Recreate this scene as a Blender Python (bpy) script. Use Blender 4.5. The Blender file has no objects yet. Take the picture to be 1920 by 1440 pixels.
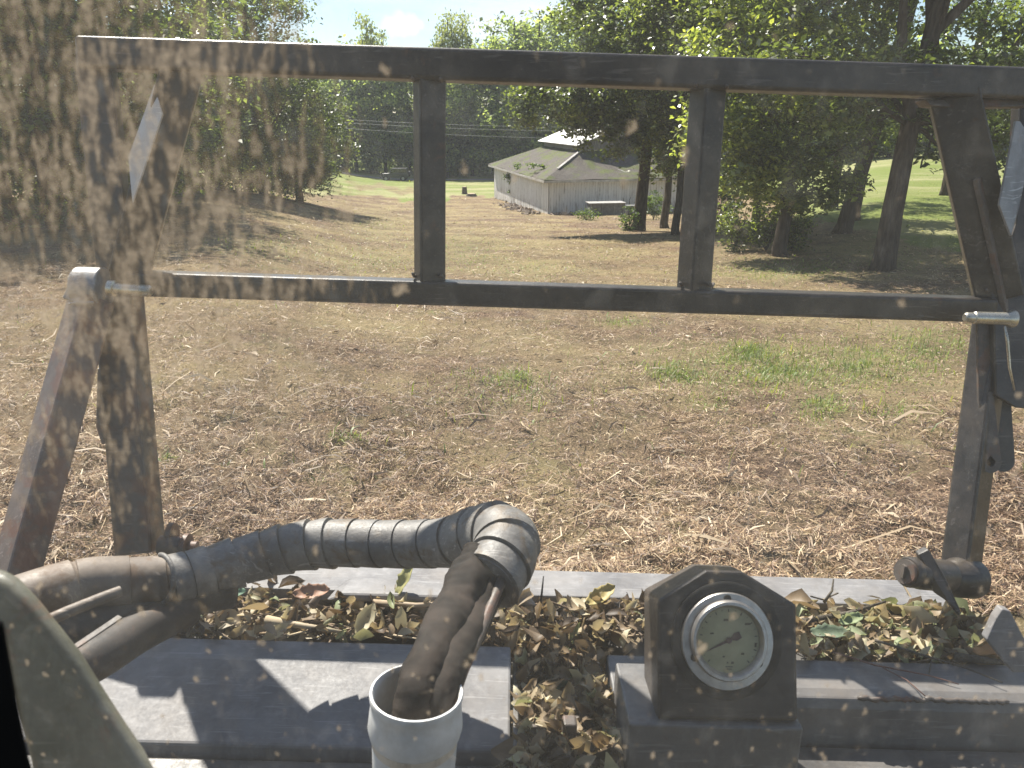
import bpy, math, random
import numpy as np
from mathutils import Vector, Matrix, noise as mn

random.seed(7)
rng = np.random.default_rng(7)
R = math.radians
scene = bpy.context.scene
COL = scene.collection

# ------------------------------------------------------------------ camera
FPX = 1443.0
PITCH = R(19.3)
CZ = 2.05
CAM = Vector((0, 0, CZ))
cd = bpy.data.cameras.new("camera")
cd.sensor_width = 36.0
cd.lens = 36.0 * FPX / 1920.0
cd.clip_start = 0.02
cd.clip_end = 3000
cd.dof.use_dof = True
cd.dof.focus_distance = 4.5
cd.dof.aperture_fstop = 12.5
cam = bpy.data.objects.new("camera", cd)
COL.objects.link(cam)
cam.location = CAM
cam.rotation_euler = (R(90) - PITCH, 0, 0)
scene.camera = cam

# ------------------------------------------------------------------ light
CF_ = Vector((0, math.cos(PITCH), -math.sin(PITCH)))
CU_ = Vector((0, math.sin(PITCH), math.cos(PITCH)))
SUN_AZ = R(-29)      # from +Y, negative = to the left
SUN_EL = R(51)
S = Vector((math.sin(SUN_AZ) * math.cos(SUN_EL), math.cos(SUN_AZ) * math.cos(SUN_EL), math.sin(SUN_EL)))
sl = bpy.data.lights.new("sun", 'SUN')
sl.energy = 5.0
sl.angle = R(0.55)
sl.color = (1.0, 0.94, 0.85)
so = bpy.data.objects.new("sun", sl)
COL.objects.link(so)
so.rotation_euler = S.to_track_quat('Z', 'Y').to_euler()
so.location = (-20, 20, 40)

world = bpy.data.worlds.new("World")
scene.world = world
world.use_nodes = True
nt = world.node_tree
nt.nodes.clear()
sky = nt.nodes.new('ShaderNodeTexSky')
sky.sky_type = 'NISHITA'
sky.sun_disc = False
sky.sun_elevation = SUN_EL
sky.sun_rotation = SUN_AZ
sky.air_density = 1.0
sky.dust_density = 0.3
sky.ozone_density = 2.5
bg = nt.nodes.new('ShaderNodeBackground')
bg.inputs['Strength'].default_value = 0.066
out = nt.nodes.new('ShaderNodeOutputWorld')
# thin clouds, mixed into the sky by direction
tc = nt.nodes.new('ShaderNodeTexCoord')
mp = nt.nodes.new('ShaderNodeMapping')
mp.inputs['Scale'].default_value = (1.0, 1.0, 4.5)
ns = nt.nodes.new('ShaderNodeTexNoise')
ns.inputs['Scale'].default_value = 3.2
ns.inputs['Detail'].default_value = 8
ns.inputs['Roughness'].default_value = 0.55
cr = nt.nodes.new('ShaderNodeValToRGB')
cr.color_ramp.elements[0].position = 0.50
cr.color_ramp.elements[1].position = 0.72
cr.color_ramp.elements[0].color = (0, 0, 0, 1)
cr.color_ramp.elements[1].color = (0.75, 0.75, 0.75, 1)
mx = nt.nodes.new('ShaderNodeMix')
mx.data_type = 'RGBA'
mx.inputs['B'].default_value = (8.2, 8.4, 8.7, 1)
nt.links.new(tc.outputs['Generated'], mp.inputs['Vector'])
nt.links.new(mp.outputs['Vector'], ns.inputs['Vector'])
nt.links.new(ns.outputs['Fac'], cr.inputs['Fac'])
# one small cumulus low over the far wood
cdir = (CU_ * (-(47 - 720) / FPX) + Vector((1, 0, 0)) * ((752 - 960) / FPX) + CF_).normalized()
sub = nt.nodes.new('ShaderNodeVectorMath'); sub.operation = 'SUBTRACT'
sub.inputs[1].default_value = cdir
nrmv = nt.nodes.new('ShaderNodeVectorMath'); nrmv.operation = 'NORMALIZE'
nt.links.new(tc.outputs['Generated'], nrmv.inputs[0])
nt.links.new(nrmv.outputs[0], sub.inputs[0])
mpc = nt.nodes.new('ShaderNodeMapping')
mpc.inputs['Scale'].default_value = (30.0, 30.0, 62.0)
nt.links.new(sub.outputs[0], mpc.inputs['Vector'])
ln_ = nt.nodes.new('ShaderNodeVectorMath'); ln_.operation = 'LENGTH'
nt.links.new(mpc.outputs[0], ln_.inputs[0])
nsc = nt.nodes.new('ShaderNodeTexNoise')
nsc.inputs['Scale'].default_value = 45.0
nsc.inputs['Detail'].default_value = 6
nt.links.new(nrmv.outputs[0], nsc.inputs['Vector'])
ma = nt.nodes.new('ShaderNodeMath'); ma.operation = 'MULTIPLY_ADD'
ma.inputs[1].default_value = 1.6
nt.links.new(nsc.outputs['Fac'], ma.inputs[0])
nt.links.new(ln_.outputs['Value'], ma.inputs[2])
crc = nt.nodes.new('ShaderNodeValToRGB')
crc.color_ramp.elements[0].position = 0.0
crc.color_ramp.elements[0].color = (1, 1, 1, 1)
crc.color_ramp.elements[1].position = 1.0
crc.color_ramp.elements[1].color = (0, 0, 0, 1)
mrc = nt.nodes.new('ShaderNodeMapRange')
mrc.inputs['From Min'].default_value = 1.35
mrc.inputs['From Max'].default_value = 1.75
mrc.inputs['To Min'].default_value = 0.9
mrc.inputs['To Max'].default_value = 0.0
nt.links.new(ma.outputs[0], mrc.inputs['Value'])
mxf = nt.nodes.new('ShaderNodeMath'); mxf.operation = 'MAXIMUM'
nt.links.new(cr.outputs['Color'], mxf.inputs[0])
nt.links.new(mrc.outputs[0], mxf.inputs[1])
nt.links.new(mxf.outputs[0], mx.inputs['Factor'])
nt.links.new(sky.outputs['Color'], mx.inputs['A'])
nt.links.new(mx.outputs['Result'], bg.inputs['Color'])
nt.links.new(bg.outputs['Background'], out.inputs['Surface'])

scene.view_settings.view_transform = 'Standard'
scene.view_settings.look = 'None'
scene.view_settings.gamma = 1.0
scene.view_settings.exposure = 1.15
scene.render.engine = 'CYCLES'
scene.cycles.max_bounces = 8
scene.cycles.diffuse_bounces = 3
scene.cycles.glossy_bounces = 3
scene.cycles.transmission_bounces = 3
scene.cycles.transparent_max_bounces = 12
scene.cycles.use_denoising = True
scene.cycles.caustics_reflective = False
scene.cycles.caustics_refractive = False

# ------------------------------------------------------------------ frames
CR = Vector((1, 0, 0))
CF = Vector((0, math.cos(PITCH), -math.sin(PITCH)))
CU = Vector((0, math.sin(PITCH), math.cos(PITCH)))


def ray(px, py):
    return CR * ((px - 960) / FPX) + CU * (-(py - 720) / FPX) + CF


def P(px, py, d):
    """point at view depth d (metres along the view axis)"""
    return CAM + ray(px, py) * d


# machine frame: nose 5 degrees down the slope, 1.8 degrees of roll
mX = Vector((math.cos(R(1.8)), 0, -math.sin(R(1.8))))
mY = Vector((0, math.cos(R(5)), -math.sin(R(5))))
mY = (mY - mX * mX.dot(mY)).normalized()
mZ = mX.cross(mY)


def PM(px, py, zm):
    r = ray(px, py)
    return CAM + r * (zm / r.dot(mZ))


def PY(px, py, ym):
    r = ray(px, py)
    return CAM + r * (ym / r.dot(mY))


def MW(x, y, z):
    return CAM + mX * x + mY * y + mZ * z


def sst(a, b, x):
    t = np.clip((x - a) / (b - a), 0, 1)
    return t * t * (3 - 2 * t)


def terrain(X, Y):
    X = np.asarray(X, float)
    Y = np.asarray(Y, float)
    base = np.where(Y < 59, -0.086 * Y, -5.07 - 0.0375 * (np.minimum(Y, 125) - 59))
    base = np.where(Y < -12, 1.03, base)
    rt = np.where(Y < 20, base, -1.72 - 0.009 * (np.minimum(Y, 200) - 20))
    lt = np.where(Y < 0, base, -0.042 * np.minimum(Y, 60))
    s = X / np.maximum(Y, 8.0)
    wr = sst(0.2, 0.5, s)
    wl = sst(-0.13, -0.42, s)
    z = base + (rt - base) * wr + (lt - base) * wl
    # gentle unevenness, stronger near
    z = z + 0.035 * np.sin(X * 0.9 + 1.3 * np.sin(Y * 0.45)) * np.sin(Y * 0.7 + 0.4) * np.clip(np.abs(Y) / 6, 0, 1)
    z = z + 0.02 * np.sin(X * 2.7 + 0.8 * Y) * np.sin(Y * 2.1 - 0.5 * X)
    return z


def ground_pts(px, py):
    """rays through pixels onto the terrain (arrays)"""
    px = np.asarray(px, float)
    py = np.asarray(py, float)
    rx = (px - 960) / FPX
    u = -(py - 720) / FPX
    dy = math.cos(PITCH) + u * math.sin(PITCH)
    dz = -math.sin(PITCH) + u * math.cos(PITCH)
    t = np.full(px.shape, 1.5)
    done = np.zeros(px.shape, bool)
    step = 1.5
    for i in range(420):
        z = CZ + dz * t
        g = terrain(rx * t, dy * t)
        hit = (z <= g)
        done |= hit
        t = np.where(done, t, t * 1.012 + 0.02)
    # refine
    lo = t / 1.012 - 0.03
    hi = t.copy()
    for i in range(12):
        m = (lo + hi) / 2
        below = (CZ + dz * m) <= terrain(rx * m, dy * m)
        hi = np.where(below, m, hi)
        lo = np.where(below, lo, m)
    X = rx * hi
    Y = dy * hi
    return X, Y, terrain(X, Y), done & (hi < 400)


def G(px, py):
    X, Y, Z, ok = ground_pts([px], [py])
    return Vector((X[0], Y[0], Z[0]))


def on_ground(x, y, dz=0.0):
    return Vector((x, y, float(terrain(x, y)) + dz))


def project(X, Y, Z):
    dx, dy, dz = X, Y, Z - CZ
    d = dy * CF.y + dz * CF.z
    u = dy * CU.y + dz * CU.z
    d = np.where(d > 0.1, d, 1e9)
    return 960 + FPX * dx / d, 720 - FPX * u / d, d


# ------------------------------------------------------------------ materials
class NB:
    def __init__(self, name):
        self.m = bpy.data.materials.new(name)
        self.m.use_nodes = True
        self.t = self.m.node_tree
        self.t.nodes.clear()
        self.out = self.t.nodes.new('ShaderNodeOutputMaterial')

    def n(self, typ, **kw):
        nd = self.t.nodes.new(typ)
        for k, v in kw.items():
            if k in nd.inputs:
                nd.inputs[k].default_value = v
            else:
                setattr(nd, k, v)
        return nd

    def l(self, a, b):
        self.t.links.new(a, b)

    def noise(self, vec, scale, detail=4, rough=0.55, dist=0.0):
        nd = self.n('ShaderNodeTexNoise', Scale=scale, Detail=detail, Roughness=rough, Distortion=dist)
        if vec is not None:
            self.l(vec, nd.inputs['Vector'])
        return nd.outputs['Fac']

    def ramp(self, fac, stops, interp='LINEAR'):
        nd = self.n('ShaderNodeValToRGB')
        nd.color_ramp.interpolation = interp
        e = nd.color_ramp.elements
        while len(e) < len(stops):
            e.new(0.5)
        for i, (p, c) in enumerate(stops):
            e[i].position = p
            if isinstance(c, (int, float)):
                c = (c, c, c)
            e[i].color = (c[0], c[1], c[2], 1)
        self.l(fac, nd.inputs['Fac'])
        return nd.outputs['Color']

    def mix(self, fac, a, b, blend='MIX'):
        nd = self.n('ShaderNodeMix')
        nd.data_type = 'RGBA'
        nd.blend_type = blend
        for sock, v in ((nd.inputs['Factor'], fac), (nd.inputs['A'], a), (nd.inputs['B'], b)):
            if isinstance(v, bpy.types.NodeSocket):
                self.l(v, sock)
            elif isinstance(v, (int, float)):
                sock.default_value = v
            else:
                sock.default_value = (*v, 1)
        return nd.outputs['Result']

    def math(self, op, a, b=None, clamp=False):
        nd = self.n('ShaderNodeMath')
        nd.operation = op
        nd.use_clamp = clamp
        for i, v in enumerate((a, b)):
            if v is None:
                continue
            if isinstance(v, bpy.types.NodeSocket):
                self.l(v, nd.inputs[i])
            else:
                nd.inputs[i].default_value = v
        return nd.outputs[0]

    def mapping(self, vec, scale=(1, 1, 1), rot=(0, 0, 0), loc=(0, 0, 0)):
        nd = self.n('ShaderNodeMapping')
        nd.inputs['Scale'].default_value = scale
        nd.inputs['Rotation'].default_value = rot
        nd.inputs['Location'].default_value = loc
        self.l(vec, nd.inputs['Vector'])
        return nd.outputs['Vector']

    def obj(self):
        return self.n('ShaderNodeTexCoord').outputs['Object']

    def bsdf(self, color, rough=0.6, metal=0.0, spec=0.5, bump=None, bstr=0.3, bdist=0.01):
        b = self.n('ShaderNodeBsdfPrincipled')
        for nm, v in (('Base Color', color), ('Roughness', rough), ('Metallic', metal), ('Specular IOR Level', spec)):
            if isinstance(v, bpy.types.NodeSocket):
                self.l(v, b.inputs[nm])
            elif isinstance(v, (int, float)):
                b.inputs[nm].default_value = v
            else:
                b.inputs[nm].default_value = (*v, 1)
        if bump is not None:
            bn = self.n('ShaderNodeBump', Strength=bstr, Distance=bdist)
            self.l(bump, bn.inputs['Height'])
            self.l(bn.outputs[0], b.inputs['Normal'])
        return b

    def done(self, shader):
        self.l(shader.outputs[0] if hasattr(shader, 'outputs') else shader, self.out.inputs['Surface'])
        return self.m


def worn(name, dark, light, rust=None, rough=(0.35, 0.6), metal=0.0, scale=9.0, rust_amt=0.6, scr=0.5, spec=0.5, bump=0.15, dust=0.12):
    """painted or bare steel: blotches, fine scratches, rust"""
    b = NB(name)
    o = b.obj()
    big = b.noise(o, scale, 6, 0.6)
    fine = b.noise(o, scale * 14, 5, 0.7)
    col = b.mix(b.ramp(big, [(0.35, 0.0), (0.68, 1.0)]), dark, light)
    # scratches: thin stretched noise in two directions
    def scr_(rot, off, lo):
        q = b.noise(b.mapping(o, (5, 130, 60), rot, off), 1.0, 2, 0.5, 1.6)
        gate = b.ramp(b.noise(b.mapping(o, (1, 1, 1), (0, 0, 0), off), 14, 2, .5), [(0.5, 0.0), (0.6, 1.0)])
        return b.math('MULTIPLY', b.ramp(q, [(lo, 0.0), (lo + .035, 1.0)]), gate)
    sm = b.math('MAXIMUM', scr_((0.3, 0.5, 0.6), (0, 0, 0), .625), b.math('MAXIMUM', scr_((0.9, 0.2, 2.1), (3, 1, 2), .63), scr_((0.2, 1.1, 1.25), (7, 4, 1), .63)))
    lc = tuple(min(1, c * 1.9 + 0.05) for c in light)
    col = b.mix(b.math('MULTIPLY', sm, scr), col, lc)
    if rust:
        rm = b.noise(o, scale * 1.7, 8, 0.65, 0.4)
        rf = b.ramp(rm, [(rust_amt, 0.0), (rust_amt + 0.09, 1.0)])
        rc = b.mix(fine, tuple(c * 0.5 for c in rust), rust)
        col = b.mix(rf, col, rc)
    # pale specks and smudges stuck to the surface
    spk = b.ramp(b.noise(o, scale * 22, 3, 0.6), [(0.62, 0.0), (0.70, 1.0)])
    smg = b.ramp(b.noise(b.mapping(o, (1, 1, .35)), scale * 3.2, 6, 0.7), [(0.50, 0.0), (0.70, 1.0)])
    col = b.mix(b.math('MULTIPLY', b.math('MULTIPLY', spk, smg), .45), col, (0.34, 0.29, 0.22))
    col = b.mix(b.math('MULTIPLY', smg, .22), col, tuple(min(1, c * 2.2) for c in light))
    # dust
    du = b.ramp(b.noise(o, scale * 0.6, 7, 0.7), [(0.45, 0.0), (0.75, dust)])
    col = b.mix(du, col, (0.24, 0.19, 0.14))
    rg = b.ramp(fine, [(0.3, rough[0]), (0.7, rough[1])])
    return b.done(b.bsdf(col, rg, metal, spec, fine, bump, 0.003))


def plain(name, c1, c2, scale=8, rough=0.6, metal=0.0, bump=0.2, bdist=0.005, detail=5, stretch=(1, 1, 1), spec=0.4):
    b = NB(name)
    v = b.mapping(b.obj(), stretch)
    f = b.noise(v, scale, detail, 0.6)
    return b.done(b.bsdf(b.ramp(f, [(0.3, c1), (0.7, c2)]), rough, metal, spec, f, bump, bdist))


def rnd_mat(name, stops, rough=0.55, trans=0.0, tcol=1.6, spec=0.35, attr='rnd', yellow=(1.25, 1.15, 0.45)):
    """one colour per leaf / straw, from a face attribute"""
    b = NB(name)
    a = b.n('ShaderNodeAttribute')
    a.attribute_name = attr
    col = b.ramp(a.outputs['Fac'], stops)
    p = b.bsdf(col, rough, 0, spec)
    if trans <= 0:
        return b.done(p)
    tl = b.n('ShaderNodeBsdfTranslucent')
    tcl = b.mix(1.0, col, tuple(min(3, tcol * y) for y in yellow), 'MULTIPLY')
    b.l(tcl, tl.inputs['Color'])
    ms = b.n('ShaderNodeMixShader')
    ms.inputs[0].default_value = trans
    b.l(p.outputs[0], ms.inputs[1])
    b.l(tl.outputs[0], ms.inputs[2])
    return b.done(ms)


M = {}
M['bar'] = worn('dark_painted_steel', (0.018, 0.016, 0.014), (0.042, 0.036, 0.032), rust=(0.10, 0.05, 0.03), rust_amt=0.62, rough=(0.27, 0.5), scr=0.5, dust=.3)
M['bar_rust'] = worn('weathered_steel', (0.055, 0.046, 0.04), (0.12, 0.10, 0.085), rust=(0.17, 0.085, 0.055), rust_amt=0.50, rough=(0.4, 0.65), scr=0.3, scale=6)
M['arm'] = worn('rusty_arm_steel', (0.10, 0.072, 0.06), (0.20, 0.155, 0.135), rust=(0.24, 0.12, 0.085), rust_amt=0.48, rough=(0.36, 0.6), scr=0.5, scale=8)
M['deck'] = worn('grey_deck_paint', (0.115, 0.113, 0.118), (0.215, 0.210, 0.21), rust=(0.16, 0.085, 0.06), rust_amt=0.68, rough=(0.5, 0.7), scr=0.3, scale=9, bump=.05, dust=.3)
M['deck_dark'] = worn('dark_deck_paint', (0.05, 0.048, 0.048), (0.11, 0.105, 0.10), rust=(0.12, 0.06, 0.04), rust_amt=0.62, rough=(0.38, 0.6), scr=0.22, scale=8, dust=.3)
M['deck_mid'] = worn('mid_grey_plate', (0.085, 0.083, 0.083), (0.15, 0.147, 0.145), rust=(0.12, 0.075, 0.05), rust_amt=0.66, rough=(0.36, 0.56), scr=0.25, scale=8, dust=.35)
M['housing'] = worn('gauge_housing_paint', (0.030, 0.024, 0.020), (0.060, 0.048, 0.040), rust=(0.07, 0.04, 0.03), rust_amt=0.66, rough=(0.4, 0.6), scr=0.25)
M['bare'] = worn('pale_sunlit_steel', (0.22, 0.22, 0.22), (0.36, 0.355, 0.35), rust=(0.25, 0.14, 0.08), rust_amt=0.72, rough=(0.32, 0.5), metal=0.3, scale=10)  # pale colour stands for sunlight on the right lozenge
M['bare_sunlit'] = worn('sunlit_steel', (0.62, 0.62, 0.63), (0.75, 0.75, 0.75), rough=(0.4, 0.55), scale=10)  # sunlight on the left lozenge put into its base colour
M['pin'] = worn('zinc_pin', (0.45, 0.42, 0.34), (0.62, 0.58, 0.48), rough=(0.22, 0.4), metal=0.85, scale=16, scr=0.3)
M['chrome'] = plain('polished_steel', (0.40, 0.37, 0.34), (0.56, 0.53, 0.49), 60, 0.36, 0.85, 0.08)
M['rubber'] = plain('black_rubber', (0.012, 0.012, 0.012), (0.03, 0.028, 0.026), 20, 0.7)
M['inside'] = plain('cab_black', (0.006, 0.006, 0.006), (0.012, 0.012, 0.012), 9, 0.9, spec=0.1)
M['wrap'] = worn('grey_spiral_wrap', (0.10, 0.094, 0.088), (0.21, 0.20, 0.185), rust=(0.17, 0.13, 0.09), rust_amt=0.54, rough=(0.40, 0.62), scale=11, scr=0.5, bump=.35)
M['wrap_brown'] = worn('muddy_spiral_wrap', (0.12, 0.095, 0.075), (0.22, 0.175, 0.135), rust=(0.16, 0.10, 0.06), rust_amt=0.5, rough=(0.5, 0.7), scale=8)
M['hose'] = worn('dirty_hose', (0.03, 0.026, 0.023), (0.07, 0.055, 0.045), rust=(0.13, 0.08, 0.05), rust_amt=0.58, rough=(0.55, 0.75), scale=9, scr=0.15)
M['plate'] = worn('green_grey_plate', (0.060, 0.062, 0.040), (0.20, 0.195, 0.15), rust=(0.24, 0.14, 0.09), rust_amt=0.55, dust=.3, rough=(0.35, 0.55), scale=13, scr=0.15)


def sleeve_mat():
    b = NB('woven_sleeve')
    o = b.obj()
    fine = b.noise(o, 420, 3, 0.7)
    big = b.noise(o, 14, 5, 0.6, 0.4)
    col = b.mix(b.ramp(big, [(0.38, 0.0), (0.72, 1.0)]), (0.010, 0.008, 0.006), (0.055, 0.041, 0.032))
    hh = b.math('ADD', b.math('MULTIPLY', fine, 0.08), b.math('MULTIPLY', big, 0.25))
    return b.done(b.bsdf(col, 0.8, 0, 0.25, hh, 0.7, 0.01))


M['sleeve'] = sleeve_mat()


def bucket_mat():
    b = NB('white_plastic')
    o = b.obj()
    f = b.noise(o, 14, 7, 0.7)
    col = b.mix(b.ramp(f, [(0.45, 0.0), (0.75, 0.7)]), (0.78, 0.78, 0.76), (0.45, 0.41, 0.34))
    return b.done(b.bsdf(col, 0.42, 0, 0.5, f, 0.1, 0.003))


def bucket_low():
    b = NB('yellowed_plastic')
    o = b.obj()
    f = b.noise(b.mapping(o, (3, 3, 0.6)), 14, 7, 0.7)
    col = b.mix(b.ramp(f, [(0.5, 0.0), (0.7, .8)]), (0.74, 0.66, 0.54), (0.36, 0.27, 0.19))
    return b.done(b.bsdf(col, 0.5, 0, 0.5, f, 0.1, 0.003))


M['bucket'] = bucket_mat()
M['bucket_low'] = bucket_low()
M['dial'] = plain('dial_face', (0.22, 0.21, 0.10), (0.36, 0.34, 0.18), 18, 0.35, 0, 0.0, spec=0.8)
M['ink'] = plain('dial_ink', (0.05, 0.03, 0.03), (0.08, 0.05, 0.05), 10, 0.6, 0, 0)
M['bark'] = plain('bark', (0.035, 0.028, 0.022), (0.115, 0.095, 0.075), 5, 0.95, 0, 0.9, 0.05, 8, (3, 3, 0.5), spec=0.1)
M['bark_pale'] = plain('pale_bark', (0.06, 0.05, 0.04), (0.17, 0.15, 0.12), 5, 0.95, 0, 0.9, 0.05, 8, (3, 3, 0.5), spec=0.1)

LEAF = [(0.0, (0.022, 0.030, 0.014)), (0.4, (0.062, 0.084, 0.034)), (0.75, (0.13, 0.165, 0.055)), (1.0, (0.26, 0.29, 0.10))]
M['leaf'] = rnd_mat('tree_leaves', LEAF, 0.34, 0.42, 2.6, spec=0.7)
M['leaf_dark'] = rnd_mat('dark_tree_leaves', [(0, (0.020, 0.030, 0.015)), (0.55, (0.068, 0.095, 0.040)), (1, (0.20, 0.24, 0.085))], 0.42, 0.50, 2.8, spec=0.45)
M['leaf_far'] = rnd_mat('far_tree_leaves', [(0, (0.055, 0.070, 0.045)), (0.5, (0.13, 0.165, 0.09)), (1, (0.30, 0.34, 0.15))], 0.55, 0.58, 3.0, spec=0.35)  # leaf colours lightened to carry the haze of distance
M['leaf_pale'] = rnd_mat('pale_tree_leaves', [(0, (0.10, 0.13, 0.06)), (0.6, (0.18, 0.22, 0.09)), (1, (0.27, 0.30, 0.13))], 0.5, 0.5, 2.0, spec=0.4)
M['shrub'] = rnd_mat('shrub_leaves', [(0, (0.03, 0.06, 0.015)), (0.6, (0.07, 0.12, 0.03)), (1, (0.15, 0.2, 0.05))], 0.5, 0.4, 2.0)
M['straw'] = rnd_mat('straw', [(0, (0.024, 0.013, 0.009)), (0.30, (0.11, 0.062, 0.039)), (0.52, (0.31, 0.198, 0.125)), (0.77, (0.49, 0.350, 0.205)), (1.0, (0.80, 0.66, 0.44))], 0.5, 0.15, 1.1, yellow=(1, 0.9, 0.7))
M['grass'] = rnd_mat('grass_blades', [(0, (0.08, 0.12, 0.03)), (0.5, (0.17, 0.23, 0.055)), (0.8, (0.27, 0.32, 0.10)), (1, (0.42, 0.38, 0.18))], 0.5, 0.3, 1.7)
M['litter'] = rnd_mat('dead_leaves', [(0, (0.045, 0.030, 0.020)), (0.22, (0.12, 0.08, 0.045)), (0.42, (0.27, 0.20, 0.125)), (0.6, (0.42, 0.345, 0.225)), (0.78, (0.56, 0.50, 0.34)), (0.90, (0.23, 0.26, 0.13)), (1, (0.38, 0.43, 0.26))], 0.5, 0.3, 1.3, yellow=(1.0, 0.93, 0.7))
M['splinter'] = rnd_mat('wood_splinters', [(0, (0.05, 0.033, 0.022)), (0.4, (0.16, 0.11, 0.07)), (0.8, (0.36, 0.27, 0.17)), (1, (0.52, 0.42, 0.28))], 0.6)


# ------------------------------------------------------------------ mesh helpers
class MB:
    def __init__(self):
        self.v = []
        self.f = []

    def add(self, verts, faces):
        k = len(self.v)
        self.v.extend([Vector(p) for p in verts])
        self.f.extend([tuple(i + k for i in fc) for fc in faces])
        return self

    def loft(self, loops, cap=True, closed=True):
        k = len(self.v)
        n = len(loops[0])
        for lp in loops:
            self.v.extend([Vector(p) for p in lp])
        for j in range(len(loops) - 1):
            for i in range(n if closed else n - 1):
                a = k + j * n + i
                b = k + j * n + (i + 1) % n
                self.f.append((a, b, b + n, a + n))
        if cap:
            self.f.append(tuple(k + i for i in range(n))[::-1])
            e = k + (len(loops) - 1) * n
            self.f.append(tuple(e + i for i in range(n)))
        return self

    def beam(self, p0, p1, w, h, up=None, twist=0.0):
        """box from p0 to p1, w across, h along up"""
        p0, p1 = Vector(p0), Vector(p1)
        ax = (p1 - p0).normalized()
        up = Vector(up) if up is not None else mZ
        side = ax.cross(up).normalized()
        u = side.cross(ax).normalized()
        if twist:
            q = Matrix.Rotation(twist, 3, ax)
            side = q @ side
            u = q @ u
        c = [(-w / 2, -h / 2), (w / 2, -h / 2), (w / 2, h / 2), (-w / 2, h / 2)]
        return self.loft([[p + side * a + u * b for a, b in c] for p in (p0, p1)])

    def box(self, c, sx, sy, sz, ax=None):
        ax = ax or (Vector((1, 0, 0)), Vector((0, 1, 0)), Vector((0, 0, 1)))
        c = Vector(c)
        lp = []
        for z in (-1, 1):
            lp.append([c + ax[0] * (x * sx / 2) + ax[1] * (y * sy / 2) + ax[2] * (z * sz / 2) for x, y in ((-1, -1), (1, -1), (1, 1), (-1, 1))])
        return self.loft(lp)

    def tube(self, pts, rad, n=10, cap=True):
        pts = [Vector(p) for p in pts]
        if not hasattr(rad, '__len__'):
            rad = [rad] * len(pts)
        loops = []
        prev = None
        for i, p in enumerate(pts):
            t = (pts[min(i + 1, len(pts) - 1)] - pts[max(i - 1, 0)])
            t = t.normalized() if t.length > 1e-9 else Vector((0, 0, 1))
            if prev is None:
                a = t.orthogonal().normalized()
            else:
                a = (prev - t * prev.dot(t))
                a = a.normalized() if a.length > 1e-6 else t.orthogonal().normalized()
            prev = a
            b = t.cross(a)
            loops.append([p + (a * math.cos(k * 2 * math.pi / n) + b * math.sin(k * 2 * math.pi / n)) * rad[i] for k in range(n)])
        return self.loft(loops, cap)

    def disc(self, c, axis, r, th, n=28):
        c, axis = Vector(c), Vector(axis).normalized()
        return self.tube([c - axis * th / 2, c + axis * th / 2], r, n)

    def lathe(self, c, axis, prof, n=36, closed_prof=False):
        """prof: list of (r, h) along axis"""
        c, axis = Vector(c), Vector(axis).normalized()
        a = axis.orthogonal().normalized()
        b = axis.cross(a)
        loops = [[c + axis * h + (a * math.cos(k * 2 * math.pi / n) + b * math.sin(k * 2 * math.pi / n)) * r for k in range(n)] for r, h in prof]
        if closed_prof:
            loops.append(loops[0])
        return self.loft(loops, cap=not closed_prof)

    def build(self, name, mat, parent=None, smooth=False, bevel=0.0, origin=None, seg=2):
        vs = self.v
        if parent is not None:
            o0 = parent_world(parent)
        elif origin is not None:
            o0 = Vector(origin)
        else:
            xs = [p.x for p in vs]
            ys = [p.y for p in vs]
            zs = [p.z for p in vs]
            o0 = Vector(((min(xs) + max(xs)) / 2, (min(ys) + max(ys)) / 2, min(zs)))
        me = bpy.data.meshes.new(name)
        me.from_pydata([tuple(p - o0) for p in vs], [], self.f)
        me.update()
        import bmesh
        bm = bmesh.new()
        bm.from_mesh(me)
        bmesh.ops.recalc_face_normals(bm, faces=bm.faces)
        bm.to_mesh(me)
        bm.free()
        mats = mat if isinstance(mat, (list, tuple)) else [mat]
        for m_ in mats:
            me.materials.append(m_)
        if smooth:
            me.polygons.foreach_set('use_smooth', [True] * len(me.polygons))
        ob = bpy.data.objects.new(name, me)
        COL.objects.link(ob)
        if parent is not None:
            ob.parent = parent
        else:
            ob.location = o0
        if bevel:
            md = ob.modifiers.new('bevel', 'BEVEL')
            md.width = bevel
            md.segments = seg
            md.limit_method = 'ANGLE'
            md.angle_limit = R(35)
            md.harden_normals = False
        if smooth == 'auto':
            for pl in me.polygons:
                pl.use_smooth = True
            try:
                me.set_sharp_from_angle(angle=R(40))
            except Exception:
                pass
        return ob


def parent_world(o):
    p = Vector((0, 0, 0))
    while o is not None:
        p += Vector(o.location)
        o = o.parent
    return p


def tag(o, label=None, cat=None, group=None, kind=None):
    if label:
        o['label'] = label
    if cat:
        o['category'] = cat
    if group:
        o['group'] = group
    if kind:
        o['kind'] = kind
    return o


def empty(name, loc, label, cat, group=None):
    o = bpy.data.objects.new(name, None)
    o.empty_display_size = 0.2
    COL.objects.link(o)
    o.location = loc
    return tag(o, label, cat, group)


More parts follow.
